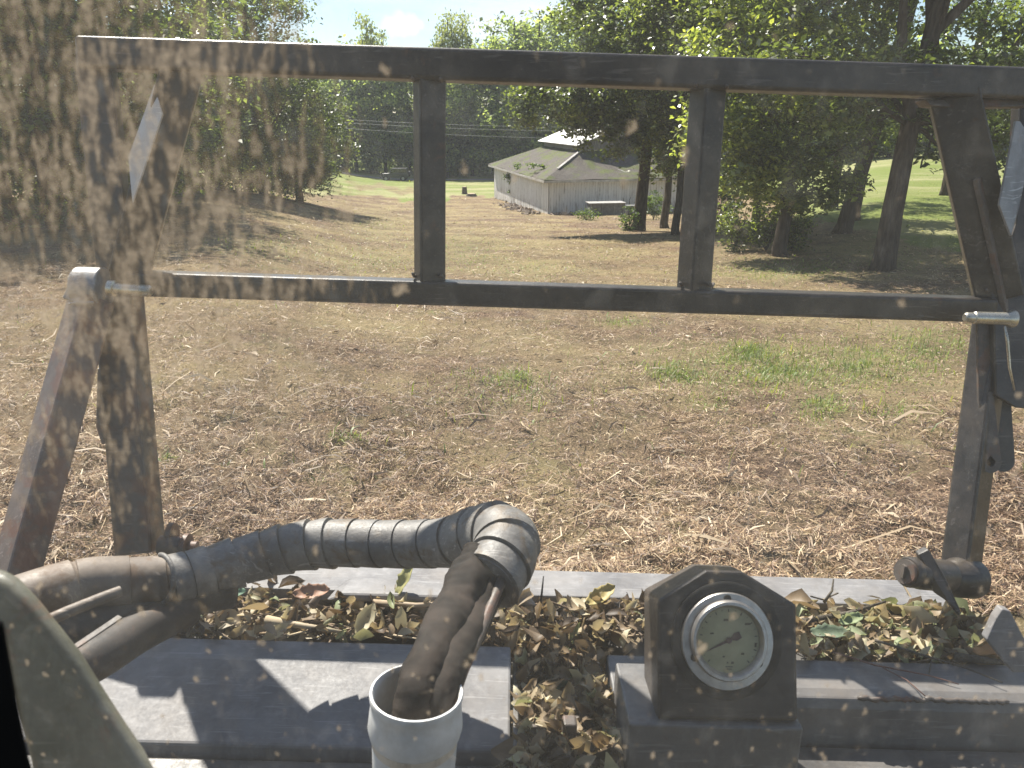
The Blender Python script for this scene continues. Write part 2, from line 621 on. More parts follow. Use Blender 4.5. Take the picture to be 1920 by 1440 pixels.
def quads_obj(name, V, mat, rnd=None, parent=None, origin=None, smooth=False, nper=4, faces=None):
    """V: (N, nper, 3) world coords; faces: index template per element"""
    V = np.asarray(V, np.float32)
    N, K, _ = V.shape
    o0 = np.array(parent_world(parent) if parent is not None else (origin if origin is not None else (0, 0, 0)), np.float32)
    V = V - o0
    if faces is None:
        faces = [[0, 1, 2, 3]]
    F = np.asarray(faces)
    nf = len(F)
    me = bpy.data.meshes.new(name)
    me.vertices.add(N * K)
    me.vertices.foreach_set('co', V.reshape(-1))
    idx = (F[None, :, :] + (np.arange(N) * K)[:, None, None]).reshape(-1)
    fl = F.shape[1]
    me.loops.add(N * nf * fl)
    me.loops.foreach_set('vertex_index', idx.astype(np.int32))
    me.polygons.add(N * nf)
    me.polygons.foreach_set('loop_start', (np.arange(N * nf) * fl).astype(np.int32))
    if smooth:
        me.polygons.foreach_set('use_smooth', np.ones(N * nf, bool))
    if rnd is not None:
        a = me.attributes.new('rnd', 'FLOAT', 'FACE')
        a.data.foreach_set('value', np.repeat(np.asarray(rnd, np.float32), nf))
    me.update(calc_edges=True)
    me.materials.append(mat)
    ob = bpy.data.objects.new(name, me)
    COL.objects.link(ob)
    if parent is not None:
        ob.parent = parent
    elif origin is not None:
        ob.location = origin
    return ob


# ------------------------------------------------------------------ ground
def inpoly(x, y, poly):
    c = np.zeros(x.shape, bool)
    n = len(poly)
    for i in range(n):
        x0, y0 = poly[i]
        x1, y1 = poly[(i + 1) % n]
        cond = ((y0 > y) != (y1 > y))
        with np.errstate(divide='ignore', invalid='ignore'):
            xi = (x1 - x0) * (y - y0) / (y1 - y0 + 1e-12) + x0
        c ^= cond & (x < xi)
    return c


LAWNS = [[(540, 336), (600, 349), (690, 362), (775, 378), (840, 376), (880, 362), (905, 372), (935, 372), (935, 326), (500, 322), (380, 322)],
         [(1340, 352), (1460, 345), (1500, 408), (1560, 418), (1680, 452), (1850, 480), (2400, 520), (2600, 300), (1340, 296)]]
PATCH = [(1420, 690, 330, 75, .35), (940, 730, 140, 50, .3), (560, 470, 190, 50, .28), (1410, 668, 75, 26, .95), (1600, 685, 190, 50, .6), (1270, 698, 70, 20, .8), (1470, 700, 90, 24, .8), (1740, 650, 110, 40, .6),
         (960, 710, 60, 22, .65), (1540, 765, 60, 26, .5), (860, 470, 130, 45, .55), (1460, 505, 160, 26, .75), (500, 458, 110, 32, .5),
         (700, 425, 90, 36, .45), (980, 505, 150, 26, .4), (1330, 760, 60, 20, .4), (655, 829, 40, 8, .7), (1170, 605, 60, 12, .6),
         (1680, 775, 90, 26, .35), (880, 700, 30, 12, .3), (700, 490, 120, 30, .45), (1130, 470, 90, 25, .3), (1660, 480, 190, 40, .35),
         (300, 860, 40, 12, .4), (820, 760, 30, 10, .3)]
DITCH = [(650, 343), (700, 345), (790, 356), (790, 366), (720, 358), (655, 351)]


def masks(X, Y, Z):
    px, py, d = project(X, Y, Z)
    jx = px + 14 * np.sin(px * 0.05 + py * 0.3)
    jy = py + 3 * np.sin(px * 0.09) + 2 * np.sin(px * 0.23 + 1)
    lawn = np.zeros(X.shape)
    for pl in LAWNS:
        lawn = np.maximum(lawn, inpoly(jx, jy, pl).astype(float))
    lawn = np.where((Y > 66) & (np.abs(X) > 0), np.maximum(lawn, (d < 1e8) * (py < 366)), lawn)
    lawn = np.where(inpoly(jx, jy, DITCH), 0.25, lawn)
    pt = np.zeros(X.shape)
    for (cx, cy, rx, ry, s) in PATCH:
        q = ((px - cx) / rx) ** 2 + ((py - cy) / ry) ** 2
        pt = np.maximum(pt, s * np.exp(-q * 1.1))
    lawn = np.where(d > 1e8, 0, lawn)
    return lawn, pt


def build_ground():
    nx, ny = 380, 520
    u = np.linspace(-1, 1, nx)
    X = 500 * np.sinh(u * 6.0) / math.sinh(6.0)
    v = np.linspace(0, 1, ny)
    Y = -14 + 734 * np.sinh(v * 5.2) / math.sinh(5.2)
    XX, YY = np.meshgrid(X, Y)
    ZZ = terrain(XX, YY)
    # clods and ruts of mulched soil near the machine
    near = np.clip((16 - YY) / 12, 0, 1) * (np.abs(XX) < 12)
    flat = np.flatnonzero((near > 0).reshape(-1))
    zf = ZZ.reshape(-1)
    xf, yf, nf = XX.reshape(-1), YY.reshape(-1), near.reshape(-1)
    for i in flat:
        p = Vector((xf[i] * 2.2, yf[i] * 2.2, 0.3))
        zf[i] += nf[i] * (0.09 * mn.noise(p) + 0.055 * mn.noise(p * 3.1))
    ZZ = zf.reshape(XX.shape)
    lawn, pt = masks(XX, YY, ZZ)
    me = bpy.data.meshes.new('ground')
    V = np.stack([XX, YY, ZZ], -1).reshape(-1, 3)
    me.vertices.add(len(V))
    me.vertices.foreach_set('co', V.reshape(-1).astype(np.float32))
    a = np.arange(nx * ny).reshape(ny, nx)
    F = np.stack([a[:-1, :-1], a[:-1, 1:], a[1:, 1:], a[1:, :-1]], -1).reshape(-1, 4)
    me.loops.add(F.size)
    me.loops.foreach_set('vertex_index', F.reshape(-1).astype(np.int32))
    me.polygons.add(len(F))
    me.polygons.foreach_set('loop_start', (np.arange(len(F)) * 4).astype(np.int32))
    me.polygons.foreach_set('use_smooth', np.ones(len(F), bool))
    for nm, arr in (('lawn', lawn), ('patch', pt)):
        at = me.attributes.new(nm, 'FLOAT', 'POINT')
        at.data.foreach_set('value', arr.reshape(-1).astype(np.float32))
    me.update(calc_edges=True)
    b = NB('mulched_ground')
    o = b.obj()
    A = b.n('ShaderNodeAttribute')
    A.attribute_name = 'lawn'
    B = b.n('ShaderNodeAttribute')
    B.attribute_name = 'patch'
    big = b.noise(o, 0.35, 5, 0.6)
    mid = b.noise(o, 3.0, 6, 0.65)
    fine = b.noise(b.mapping(o, (1, 1, 1)), 45, 6, 0.75)
    fine2 = b.noise(b.mapping(o, (3, 0.8, 1), (0, 0, 0.5)), 22, 5, 0.7)
    soil = b.ramp(fine, [(0.36, (0.022, 0.013, 0.009)), (0.48, (0.11, 0.066, 0.043)), (0.58, (0.34, 0.23, 0.145)), (0.68, (0.66, 0.50, 0.335))])
    soil2 = b.ramp(fine2, [(0.36, (0.03, 0.018, 0.012)), (0.52, (0.23, 0.148, 0.093)), (0.66, (0.58, 0.44, 0.29))])
    soil = b.mix(0.5, soil, soil2)
    soil = b.mix(b.ramp(mid, [(0.40, 0.7), (0.56, 0.0)]), soil, (0.075, 0.046, 0.033))
    soil = b.mix(b.ramp(big, [(0.38, 0.0), (0.62, 0.5)]), soil, (0.40, 0.33, 0.16))
    g = b.ramp(fine, [(0.3, (0.07, 0.09, 0.022)), (0.55, (0.19, 0.235, 0.055)), (0.75, (0.33, 0.37, 0.12))])
    g = b.mix(b.ramp(mid, [(0.4, 0.0), (0.7, 0.5)]), g, (0.21, 0.235, 0.07))
    g = b.mix(b.ramp(b.noise(b.mapping(o, (.6, 1.6, 1)), 0.12, 5, 0.65), [(0.45, 0.0), (0.62, 0.7)]), g, (0.36, 0.33, 0.18))
    gp = b.mix(0.45, g, soil)
    pm = b.math('MULTIPLY', B.outputs['Fac'], b.ramp(b.noise(o, 5.5, 5, 0.7), [(0.38, 0.0), (0.6, 1.3)]))
    tuft = b.ramp(b.noise(o, 1.3, 8, 0.75), [(0.52, 0.0), (0.66, 0.5)])
    pm = b.math('MAXIMUM', pm, tuft, True)
    col = b.mix(pm, soil, gp)
    lm = b.math('MULTIPLY', A.outputs['Fac'], b.ramp(b.noise(o, 1.1, 6, 0.7), [(0.30, 0.62), (0.46, 1.0)]), True)
    col = b.mix(lm, col, g)
    h = b.math('ADD', fine, b.math('MULTIPLY', mid, 1.2))
    m = b.done(b.bsdf(col, 0.9, 0, 0.15, h, 0.9, 0.05))
    me.materials.append(m)
    ob = bpy.data.objects.new('ground', me)
    COL.objects.link(ob)
    tag(ob, kind='structure')
    return ob


build_ground()


def straw_field(name, npx, ylo, yhi, L, W, lift, mat, color_pow=1.0, mode='straw', xlo=-250, xhi=2200, ypow=1.0):
    px = rng.uniform(xlo, xhi, npx)
    py = ylo + (yhi - ylo) * rng.uniform(0, 1, npx) ** ypow
    if mode == 'grass':
        # half of the tufts gather in the green patches
        k = npx // 2
        wts = np.array([p[2] * p[3] * p[4] for p in PATCH])
        wi = rng.choice(len(PATCH), k, p=wts / wts.sum())
        pa = np.array(PATCH)[wi]
        px[:k] = pa[:, 0] + rng.normal(0, 1, k) * pa[:, 2] * .75
        py[:k] = pa[:, 1] + rng.normal(0, 1, k) * pa[:, 3] * .75
    X, Y, Z, ok = ground_pts(px, py)
    lawn, pt = masks(X, Y, Z)
    d = Y
    if mode == 'straw':
        keep = ok & (rng.uniform(0, 1, npx) > lawn * 0.97) & (rng.uniform(0, 1, npx) > pt * 0.7)
        sc_ = 0.6 + 4.0 / np.maximum(Y, 3.0)
        cln = np.array([mn.noise(Vector((a_ * c_ * 1.3, b_ * c_, 4.0))) + .6 * mn.noise(Vector((a_ * c_ * 3.4, b_ * c_ * 3.1, 9.0))) for a_, b_, c_ in zip(X, Y, sc_)])
        keep &= rng.uniform(0, 1, npx) < np.clip(0.75 + 1.4 * cln, 0.30, 1.0)
    else:
        dens = np.maximum(pt ** 1.3, lawn * 0.8)
        dens = np.maximum(dens, 0.02)
        # clumpy
        cl = np.sin(X * 5.1 + 2 * np.sin(Y * 3.3)) * np.sin(Y * 4.7 + 2 * np.sin(X * 2.9))
        keep = ok & (rng.uniform(0, 1, npx) < dens * (0.55 + 0.45 * (cl > 0.0)))
    keep &= (Y < 130) & (Y > 1.9)
    X, Y, Z, d, pt, lawn = X[keep], Y[keep], Z[keep], d[keep], pt[keep], lawn[keep]
    n = len(X)
    # near clods: follow the same displaced ground
    near = np.clip((16 - Y) / 12, 0, 1) * (np.abs(X) < 12)
    for i in np.flatnonzero(near > 0):
        p = Vector((X[i] * 2.2, Y[i] * 2.2, 0.3))
        Z[i] += near[i] * (0.09 * mn.noise(p) + 0.055 * mn.noise(p * 3.1))
    far = np.maximum(1.0, d / 9.0)
    ln = L * rng.lognormal(0, 0.55, n) * far ** 0.65
    wd = W * rng.lognormal(0, 0.45, n) * far ** 0.95
    if mode == 'straw':
        th = rng.uniform(0, 2 * math.pi, n)
        el = rng.normal(0.05, lift, n)
        dirv = np.stack([np.cos(th) * np.cos(el), np.sin(th) * np.cos(el), np.sin(el)], -1)
        roll = rng.uniform(-0.9, 0.9, n)
        side = np.stack([-np.sin(th) * np.cos(roll), np.cos(th) * np.cos(roll), np.sin(roll)], -1)
        c = np.stack([X, Y, Z + 0.006 + np.abs(rng.normal(0, 0.008, n)) * far + np.abs(np.sin(el)) * ln * 0.4], -1)
        bend = rng.normal(0, 0.14, n) * ln
        bu = np.abs(rng.normal(0, 0.08, n)) * ln
        off = side * bend[:, None] + np.array([0, 0, 1.0]) * bu[:, None]
        a = c - dirv * ln[:, None] / 2
        b_ = c + dirv * ln[:, None] / 2
        m = c + off
        s = side * wd[:, None] / 2
        V = np.stack([a - s * .5, a + s * .5, m + s, m - s, b_ + s * .35, b_ - s * .35], 1)
        F = [[0, 1, 2, 3], [3, 2, 4, 5]]
    else:
        th = rng.uniform(0, 2 * math.pi, n)
        lean = np.abs(rng.normal(0.75, 0.4, n)) + np.clip((Y - 10) / 30, 0, .5)
        ln *= np.clip(1.15 - Y / 40, .5, 1)
        up = np.stack([np.cos(th) * np.sin(lean), np.sin(th) * np.sin(lean), np.cos(lean)], -1)
        up2 = np.stack([np.cos(th) * np.sin(lean * 2), np.sin(th) * np.sin(lean * 2), np.cos(lean * 2)], -1)
        sd = np.stack([-np.sin(th), np.cos(th), np.zeros(n)], -1)
        c = np.stack([X, Y, Z - 0.005], -1)
        m = c + up * ln[:, None] * 0.55
        b_ = m + up2 * ln[:, None] * 0.45
        s = sd * wd[:, None] / 2
        V = np.stack([c - s, c + s, m + s * .8, m - s * .8, b_ + s * .15, b_ - s * .15], 1)
        F = [[0, 1, 2, 3], [3, 2, 4, 5]]
    if mode == 'straw':
        tone = 0.12 * np.sin(X * 0.8 + Y * 0.31) * np.sin(Y * 0.6 - 0.3 * X)
        rn = np.clip(rng.beta(2.0, 1.9, n) ** color_pow + tone, 0, 1)
    else:
        rn = rng.uniform(0, 1, n) * 0.7 + rng.uniform(0, 0.3, n) * (pt < 0.5)
    ob = quads_obj(name, V, mat, rn, faces=F)
    return ob


o = straw_field('mulched_straw', 520000, 372, 1150, 0.040, 0.0042, 0.30, M['straw'], ypow=0.8)
tag(o, 'pale shredded straw and stalks lying over the cleared field', 'straw', kind='stuff')
o = straw_field('shredded_wood', 3800, 520, 1120, 0.13, 0.013, 0.12, M['splinter'], 0.8)
tag(o, 'longer wood chips and stalks strewn on the cleared field', 'wood chips', kind='stuff')
o = straw_field('grass', 230000, 325, 900, 0.060, 0.0062, 0.2, M['grass'], mode='grass')
tag(o, 'green grass tufts growing through the straw', 'grass', kind='stuff')


# ------------------------------------------------------------------ trees
def leaf_quads(C, size, jit=0.35, up=0.55, droop=0.0):
    """C (N,3) centres -> folded kite leaves (N,4,3)"""
    n = len(C)
    nrm = rng.normal(0, 1, (n, 3))
    nrm[:, 2] = np.abs(nrm[:, 2]) + up
    nrm /= np.linalg.norm(nrm, axis=1)[:, None]
    t = rng.normal(0, 1, (n, 3))
    t[:, 2] -= droop
    t -= nrm * (t * nrm).sum(1)[:, None]
    t /= np.linalg.norm(t, axis=1)[:, None]
    b = np.cross(nrm, t)
    s = size * rng.lognormal(0, jit * 0.6, n)
    L = (s * 0.5)[:, None]
    W = (s * 0.27)[:, None]
    fold = nrm * (s * 0.08)[:, None]
    return np.stack([C - t * L, C + b * W + t * L * 0.1 + fold, C + t * L, C - b * W + t * L * 0.1 + fold], 1)


def crown_points(blobs, nleaf, ncl, spread, surf=0.6):
    """blobs: (cx,cy,cz,rx,ry,rz); leaves gathered in clusters, more near the outside"""
    vol = np.array([b[3] * b[4] * b[5] for b in blobs]) ** 0.62
    pr = vol / vol.sum()
    which = rng.choice(len(blobs), ncl, p=pr)
    bl = np.array(blobs)[which]
    d = rng.normal(0, 1, (ncl, 3))
    d /= np.linalg.norm(d, axis=1)[:, None]
    r = rng.uniform(0, 1, ncl) ** (1 / 3.0)
    r = np.where(rng.uniform(0, 1, ncl) < surf, 0.72 + 0.33 * rng.uniform(0, 1, ncl), r)
    cl = bl[:, :3] + d * r[:, None] * bl[:, 3:6]
    sz = spread * rng.lognormal(0, 0.35, ncl)
    wt = sz ** 2
    k = rng.choice(ncl, nleaf, p=wt / wt.sum())
    off = rng.normal(0, 1, (nleaf, 3)) * sz[k][:, None] * np.array([0.55, 0.55, 0.32])
    tone = rng.uniform(-0.22, 0.22, ncl)[k]
    return cl[k] + off, cl, tone


def limb(mb, a, b, r0, r1, sag=0.0, n=5, sides=6):
    a, b = Vector(a), Vector(b)
    pts = []
    j = (b - a).length * 0.06
    for i in range(n):
        t = i / (n - 1)
        p = a.lerp(b, t)
        p.z += sag * math.sin(t * math.pi)
        if 0 < i < n - 1:
            p += Vector((random.uniform(-j, j), random.uniform(-j, j), random.uniform(-j, j)))
        pts.append(p)
    mb.tube(pts, [r0 + (r1 - r0) * i / (n - 1) for i in range(n)], sides)


def make_tree(base, H, tr, blobs, nleaf, ncl, spread, lsize, leafm, barkm, label, lean=(0, 0), group=None, cat='tree', forks=None,
              name='deciduous_tree', nlimb=16, crown_from=0.3, surf=0.6, up=0.55, top_r=0.35, tone_add=0.0):
    base = Vector(base)
    root = empty(name, base, label, cat, group)
    mb = MB()
    n = 9
    pts, rad = [], []
    for i in range(n):
        t = i / (n - 1)
        p = base + Vector((lean[0] * t + 0.10 * math.sin(t * 5 + base.x), lean[1] * t + 0.08 * math.cos(t * 4 + base.y), H * t - 0.15 * (i == 0)))
        pts.append(p)
        rad.append(tr * (1.35 if i == 0 else 1.0 - (1 - top_r) * t))
    # root flare
    pts.insert(1, base.lerp(pts[1], 0.18))
    rad.insert(1, tr * 1.05)
    mb.tube(pts, rad, 12)
    B = [(b[0] + base.x, b[1] + base.y, b[2] + base.z, b[3], b[4], b[5]) for b in blobs]
    C, cl, tone = crown_points(B, nleaf, ncl, spread, surf)
    for k in range(min(nlimb, len(cl))):
        c = Vector(cl[k])
        t = min(0.97, max(crown_from, (c.z - base.z) / H - 0.12 - 0.2 * random.random()))
        q = t * (len(pts) - 2)
        i = int(q)
        a = pts[i + 1].lerp(pts[min(i + 2, len(pts) - 1)], q - i)
        limb(mb, a, c, tr * 0.30 * (1.1 - t * 0.6), tr * 0.05, 0.1, 6)
    for fk in (forks or []):
        a = base + Vector(fk[0])
        b = base + Vector(fk[1])
        limb(mb, a, b, fk[2], fk[3], 0, 6, 8)
    mb.build('trunk', barkm, root, smooth=True)
    V = leaf_quads(C, lsize, up=up)
    rn = np.clip(rng.beta(2, 2.6, len(C)) + tone + tone_add, 0, 1)
    quads_obj('crown', V, leafm, rn, parent=root)
    return root


def copy_tree(root, loc, rz, sc, label):
    r = root.copy()
    COL.objects.link(r)
    r.location = loc
    r.rotation_euler = (0, 0, rz)
    r.scale = (sc[0], sc[0], sc[1])
    r['label'] = label
    for ch in root.children:
        c = ch.copy()
        COL.objects.link(c)
        c.parent = r
    return r


ORD = ['first', 'second', 'third', 'fourth', 'fifth', 'sixth', 'seventh', 'eighth', 'ninth', 'tenth', 'eleventh', 'twelfth', 'thirteenth',
       'fourteenth', 'fifteenth', 'sixteenth', 'seventeenth', 'eighteenth', 'nineteenth', 'twentieth']

GR = 'trees beside the white barn and the shaded lawn'
# right-hand grove -----------------------------------------------------------
b0 = G(1655, 508)
make_tree(b0, 11.5, 0.27, [(0.3, 0.5, 8.6, 4.0, 3.6, 2.0), (-2.2, 1.0, 5.2, 2.0, 2.0, 1.0), (2.4, 0, 4.6, 2.2, 2.0, 1.1), (0.5, 0, 10, 3.4, 3.4, 2.4), (0, 0, 4.5, 3.2, 2.4, 1.0), (1.9, 0, 2.7, 1.3, 1.0, .5), (-1.5, .5, 3.7, 1.2, 1.0, .5)],
          17000, 220, 0.40, 0.17, M['leaf'], M['bark'], 'thickest dark forked trunk in the shade right of the second upright bar', lean=(0.9, 0.5), group=GR,
          forks=[((0.25, 0.1, 3.4), (-1.2, 0.4, 8.5), 0.15, 0.05), ((0.35, 0.1, 4.0), (1.9, 0.2, 9.5), 0.17, 0.05), ((0.4, 0.1, 5.0), (0.1, 0.6, 11), 0.15, 0.04)])
b0 = G(1458, 480)
make_tree(b0, 9.5, 0.20, [(0, 0, 6.4, 3.0, 3.0, 2.6), (0.3, -0.5, 2.5, 1.45, 1.2, 1.3), (-.9, -.6, 2.2, 1.0, .9, .9), (-0.3, 0, 8.6, 2.6, 2.6, 2.0), (-1.3, 0.2, 3.9, 1.7, 1.5, 1.3), (1.2, 0, 4.2, 1.4, 1.3, 1.1)],
          34000, 300, 0.40, 0.17, M['leaf'], M['bark'], 'ivy-clad trunk with low bright leaves just right of the second upright bar', lean=(0.1, 0.2), group=GR, crown_from=0.22, tone_add=0.24)  # tone lift puts sunlit brightness into this tree's leaf colour
b0 = G(1580, 437)
make_tree(b0, 12.5, 0.27, [(1.4, 0, 8.0, 3.8, 3.4, 3.2), (-1.5, 0, 5.4, 2.4, 2.2, 1.5), (1.8, 0, 4.7, 1.7, 1.6, 1.0), (1.2, 0, 11, 3, 3, 2.4)],
          12000, 170, 0.45, 0.18, M['leaf'], M['bark'], 'trunk leaning to the right between the ivy-clad trunk and the thickest trunk', lean=(2.0, 0.3), group=GR,
          forks=[((0.9, 0, 4.4), (2.6, 0, 3.4), 0.06, 0.03), ((2.6, 0, 3.4), (2.35, 0, 2.2), 0.04, 0.03)])
b0 = G(1410, 452)
make_tree(b0, 8.5, 0.16, [(-0.3, 0, 5.8, 2.6, 2.4, 2.4), (-0.6, 0, 7.8, 2.2, 2.2, 1.7), (-1.0, 0, 3.6, 1.5, 1.4, 1.0)],
          16000, 160, 0.5, 0.16, M['leaf'], M['bark_pale'], 'thin trunk left of the ivy-clad trunk, standing in brown leaf litter', lean=(0.1, 0.1), group=GR)
b0 = G(1197, 432)
make_tree(b0, 14.5, 0.31, [(0.5, 0, 9.6, 4.6, 4.4, 3.6), (-2.5, -2.2, 6.5, 3.2, 2.0, 1.4), (-4.2, -2, 5.7, 2.1, 1.6, 1.0), (0, 0, 12.8, 3.8, 3.8, 2.6), (1.8, -1, 5.4, 2.8, 2.2, 1.6), (-2.0, -2, 4.7, 1.9, 1.4, 1.0), (0.7, -1.2, 4.0, 1.7, 1.3, 1.0), (1.6, -.8, 2.9, .9, .8, .6)],
          56000, 430, 0.50, 0.21, M['leaf'], M['bark'], 'tall tree before the right end of the barn, boughs hanging over its roof', lean=(0.4, 0.3), group=GR,
          forks=[((0.2, 0.1, 4.5), (-3.8, -2.6, 7.2), 0.12, 0.03), ((0.2, 0.1, 5.5), (3, 0, 9.5), 0.14, 0.03)])
for k, (px, py, tr, hh, lb) in enumerate([(1243, 428, 0.20, 12.5, 'first slim trunk right of the tall tree at the barn, with pale bark'),
                                          (1264, 440, 0.17, 11.5, 'second slim trunk right of the tall tree at the barn, leaning slightly'),
                                          (1286, 446, 0.24, 12.8, 'dark trunk standing directly beside the second upright bar of the frame')]):
    make_tree(G(px, py), hh, tr, [(0.3, 0, 8.6, 3.0, 2.8, 3.0), (0, 0, 11, 2.8, 2.8, 2.2), (0.4, -0.6, 5.6, 2.3, 2.0, 1.6), (0.2, -.8, 3.8, 1.1, 1.1, .9)],
              17000, 160, 0.6, 0.19, M['leaf'], M['bark_pale'] if k == 0 else M['bark'], lb, lean=(0.3 - 0.2 * k, 0.2), group=GR)
# more crowns right and behind
for (x, y, hh, tr, lb, lm) in [(13.5, 31, 14.5, 0.24, 'tree behind the second upright bar, crown filling the view above it', 'leaf'),
                               (17.5, 27, 13.5, 0.25, 'tree with open crown behind the right-hand brace, sky showing through', 'leaf'),
                               (15.5, 38, 13, 0.24, 'tree behind the leaning trunk, half lost in its shade', 'leaf_dark'),
                               (22.5, 41, 12.5, 0.24, 'dark tree on the lawn edge behind the right-hand brace', 'leaf_dark'),
                               (28.0, 47, 13, 0.24, 'dark tree at the far right edge beyond the lawn', 'leaf_dark')]:
    make_tree(on_ground(x, y), hh, tr, [(0, 0, 4.7, 3.4, 3.0, 1.5), (0.6, 0, hh * .80, 3.2, 3.0, hh * .15), (-2.0, 0, 4.0, 2.2, 2.0, 1.2), (2.0, 0, 4.2, 2.2, 2.0, 1.2)],
              9500, 150, 0.5, 0.18, M[lm], M['bark'], lb, lean=(0.5, 0), group=GR)

# left tree mass --------------------------------------------------------------
GL = 'trees in the dark wood left of the road'
for (px, py, Yd, hh, lb, nl) in [(560, 352, 52, 8.6, 'low round tree at the right end of the left wood, tips lit by the sun', 18000),
                                 (492, 352, 50, 14.0, 'tall tree at the right end of the left wood, its crown against the sky', 26000),
                                 (410, 360, 46, 15.5, 'big dark tree of the left wood behind the dirt-specked glass', 26000),
                                 (290, 365, 38, 15.0, 'dark tree behind the left end of the top bar', 24000),
                                 (150, 370, 31, 14.5, 'dark tree behind the dense mud streaks at the left corner', 22000),
                                 (0, 380, 25, 14, 'dark tree at the left edge of the view behind the mud', 20000),
                                 (90, 380, 22.5, 12.5, 'dark tree between the left edge and the left side plate, lost in mud', 16000),
                                 (215, 380, 28, 13.5, 'dark tree directly behind the pale lozenge', 18000),
                                 (-190, 380, 20, 13, 'nearest dark tree of the left wood, beyond the left edge', 16000)]:
    rx = (px - 960) / FPX
    x = rx * Yd / 1.03
    low = hh < 10
    bl = [(0, 0, hh * .62, 4.2, 3.6, hh * .28), (0, 0, hh * .85, 3.0, 3.0, hh * .16), (-1.8, 0, hh * .3, 3.0, 2.4, hh * .18), (2.0, -0.6, hh * .33, 3.0, 2.2, hh * .2), (0, -1, hh * .14, 3.4, 2.0, hh * .13)]
    if low:
        bl = [(0, 0, hh * .55, 2.7, 2.4, hh * .36), (1.0, -0.4, hh * .34, 2.6, 2.0, hh * .22), (-0.5, 0, hh * .2, 3.0, 2, hh * .16)]
    make_tree(on_ground(x, Yd), hh, 0.25, bl, nl, 260, 0.72, 0.21, M['leaf'] if low else M['leaf_dark'], M['bark'], lb, group=GL, crown_from=0.12, surf=0.5)

# far wood: prototypes and copies ----------------------------------------------
GF = 'trees of the far wood beyond the road'


def far_proto(hh, w, n, lm, seed, lsize=0.62, ncl=150):
    global rng
    bl = [(0, 0, hh * .62, w * .5, w * .45, hh * .28), (0, 0, hh * .84, w * .36, w * .36, hh * .16), (-w * .18, 0, hh * .3, w * .42, w * .35, hh * .22),
          (w * .22, -0.5, hh * .38, w * .4, w * .35, hh * .22), (0, -1, hh * .12, w * .48, w * .35, hh * .12)]
    return make_tree(on_ground(-12, 150), hh, 0.3, bl, n, ncl, 1.15, lsize, M[lm], M['bark'], 'x', group=GF, crown_from=0.15, nlimb=10, surf=0.55, name='woodland_tree')


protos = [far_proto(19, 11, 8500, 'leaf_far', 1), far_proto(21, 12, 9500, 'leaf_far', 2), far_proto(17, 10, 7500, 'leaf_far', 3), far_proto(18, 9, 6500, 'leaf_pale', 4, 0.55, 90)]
# (pixel x, pixel y of the top, distance, prototype, label)
FAR = [(380, 90, 128, 0, 'far tree behind the left wood'), (470, 80, 132, 1, 'far tree just behind the right end of the left wood'),
       (545, 78, 136, 2, 'far tree over the left wood, low against the sky'), (590, 70, 140, 0, 'far tree behind the utility pole'),
       (640, 66, 138, 1, 'far tree standing over the pale road'), (668, 74, 132, 2, 'shorter far tree left of the pale crowned tree'),
       (702, 38, 150, 3, 'pale slim far tree rising alone above the top bar, left of the small cloud'),
       (722, 74, 134, 0, 'far tree behind the dark vehicle'), (768, 70, 138, 1, 'far tree behind the first upright bar'),
       (800, 66, 142, 2, 'dark far tree just right of the first upright bar'), (846, 36, 146, 3, 'broad pale far tree standing above the top bar, right of the small cloud'),
       (872, 38, 148, 3, 'second broad pale far tree right of the small cloud'), (838, 84, 128, 0, 'far tree at the edge of the bright lawn'),
       (885, 62, 132, 1, 'far tree left of the barn roof'), (925, 50, 136, 2, 'far tree behind the left corner of the barn'),
       (965, 40, 128, 0, 'far tree rising behind the barn roof'), (1010, 20, 126, 1, 'tall far tree behind the middle of the barn'),
       (1060, 30, 128, 2, 'far tree behind the raised barn roof'), (1110, 10, 130, 0, 'far tree behind the tall tree at the barn'),
       (1170, 20, 126, 1, 'far tree right of the raised barn roof')]
RW = [(1230, 150, 110), (1290, 140, 104), (1350, 130, 100), (1410, 140, 96), (1470, 130, 96), (1535, 150, 92), (1600, 140, 92), (1665, 150, 90), (1735, 150, 88),
      (1800, 140, 86), (1870, 150, 84), (1950, 150, 82), (2040, 150, 80)]
RL = ['far right wood behind the slim trunks', 'far right wood behind the second upright bar', 'far right wood left of the ivy-clad trunk', 'far right wood behind the ivy-clad trunk',
      'far right wood behind the low bright leaves', 'far right wood left of the leaning trunk', 'far right wood behind the leaning trunk', 'far right wood behind the thickest trunk',
      'far right wood right of the thickest trunk', 'far right wood behind the right brace', 'far right wood above the strip of sunny grass', 'far right wood at the right edge',
      'far right wood beyond the right edge']
used = set()


def place_far(px, ptop, Yd, k, lb):
    ptop += 26 if (k != 3 and px < 960) else 0
    x = (px - 960) / FPX * (Yd / 1.04)
    g = on_ground(x, Yd)
    ang = PITCH - math.atan((720 - ptop) / FPX)
    top = CZ - math.tan(ang) * Yd
    hh = top - g.z
    H0 = [19, 21, 17, 18][k]
    sz = hh / (H0 * 1.0)
    sxy = min(1.25, max(0.75, sz))
    if k == 3:
        sxy *= 0.62
    if k not in used:
        used.add(k)
        r = protos[k]
        r.location = g
        r.scale = (sxy, sxy, sz)
        r['label'] = lb
        return r
    return copy_tree(protos[k], g, random.uniform(0, 6.28), (sxy, sz), lb)


for (px, pt_, Yd, k, lb) in FAR:
    place_far(px, pt_, Yd, k, lb)
for i, (px, pt_, Yd) in enumerate(RW):
    place_far(px, pt_, Yd, i % 3, 'dark tree of the ' + RL[i])
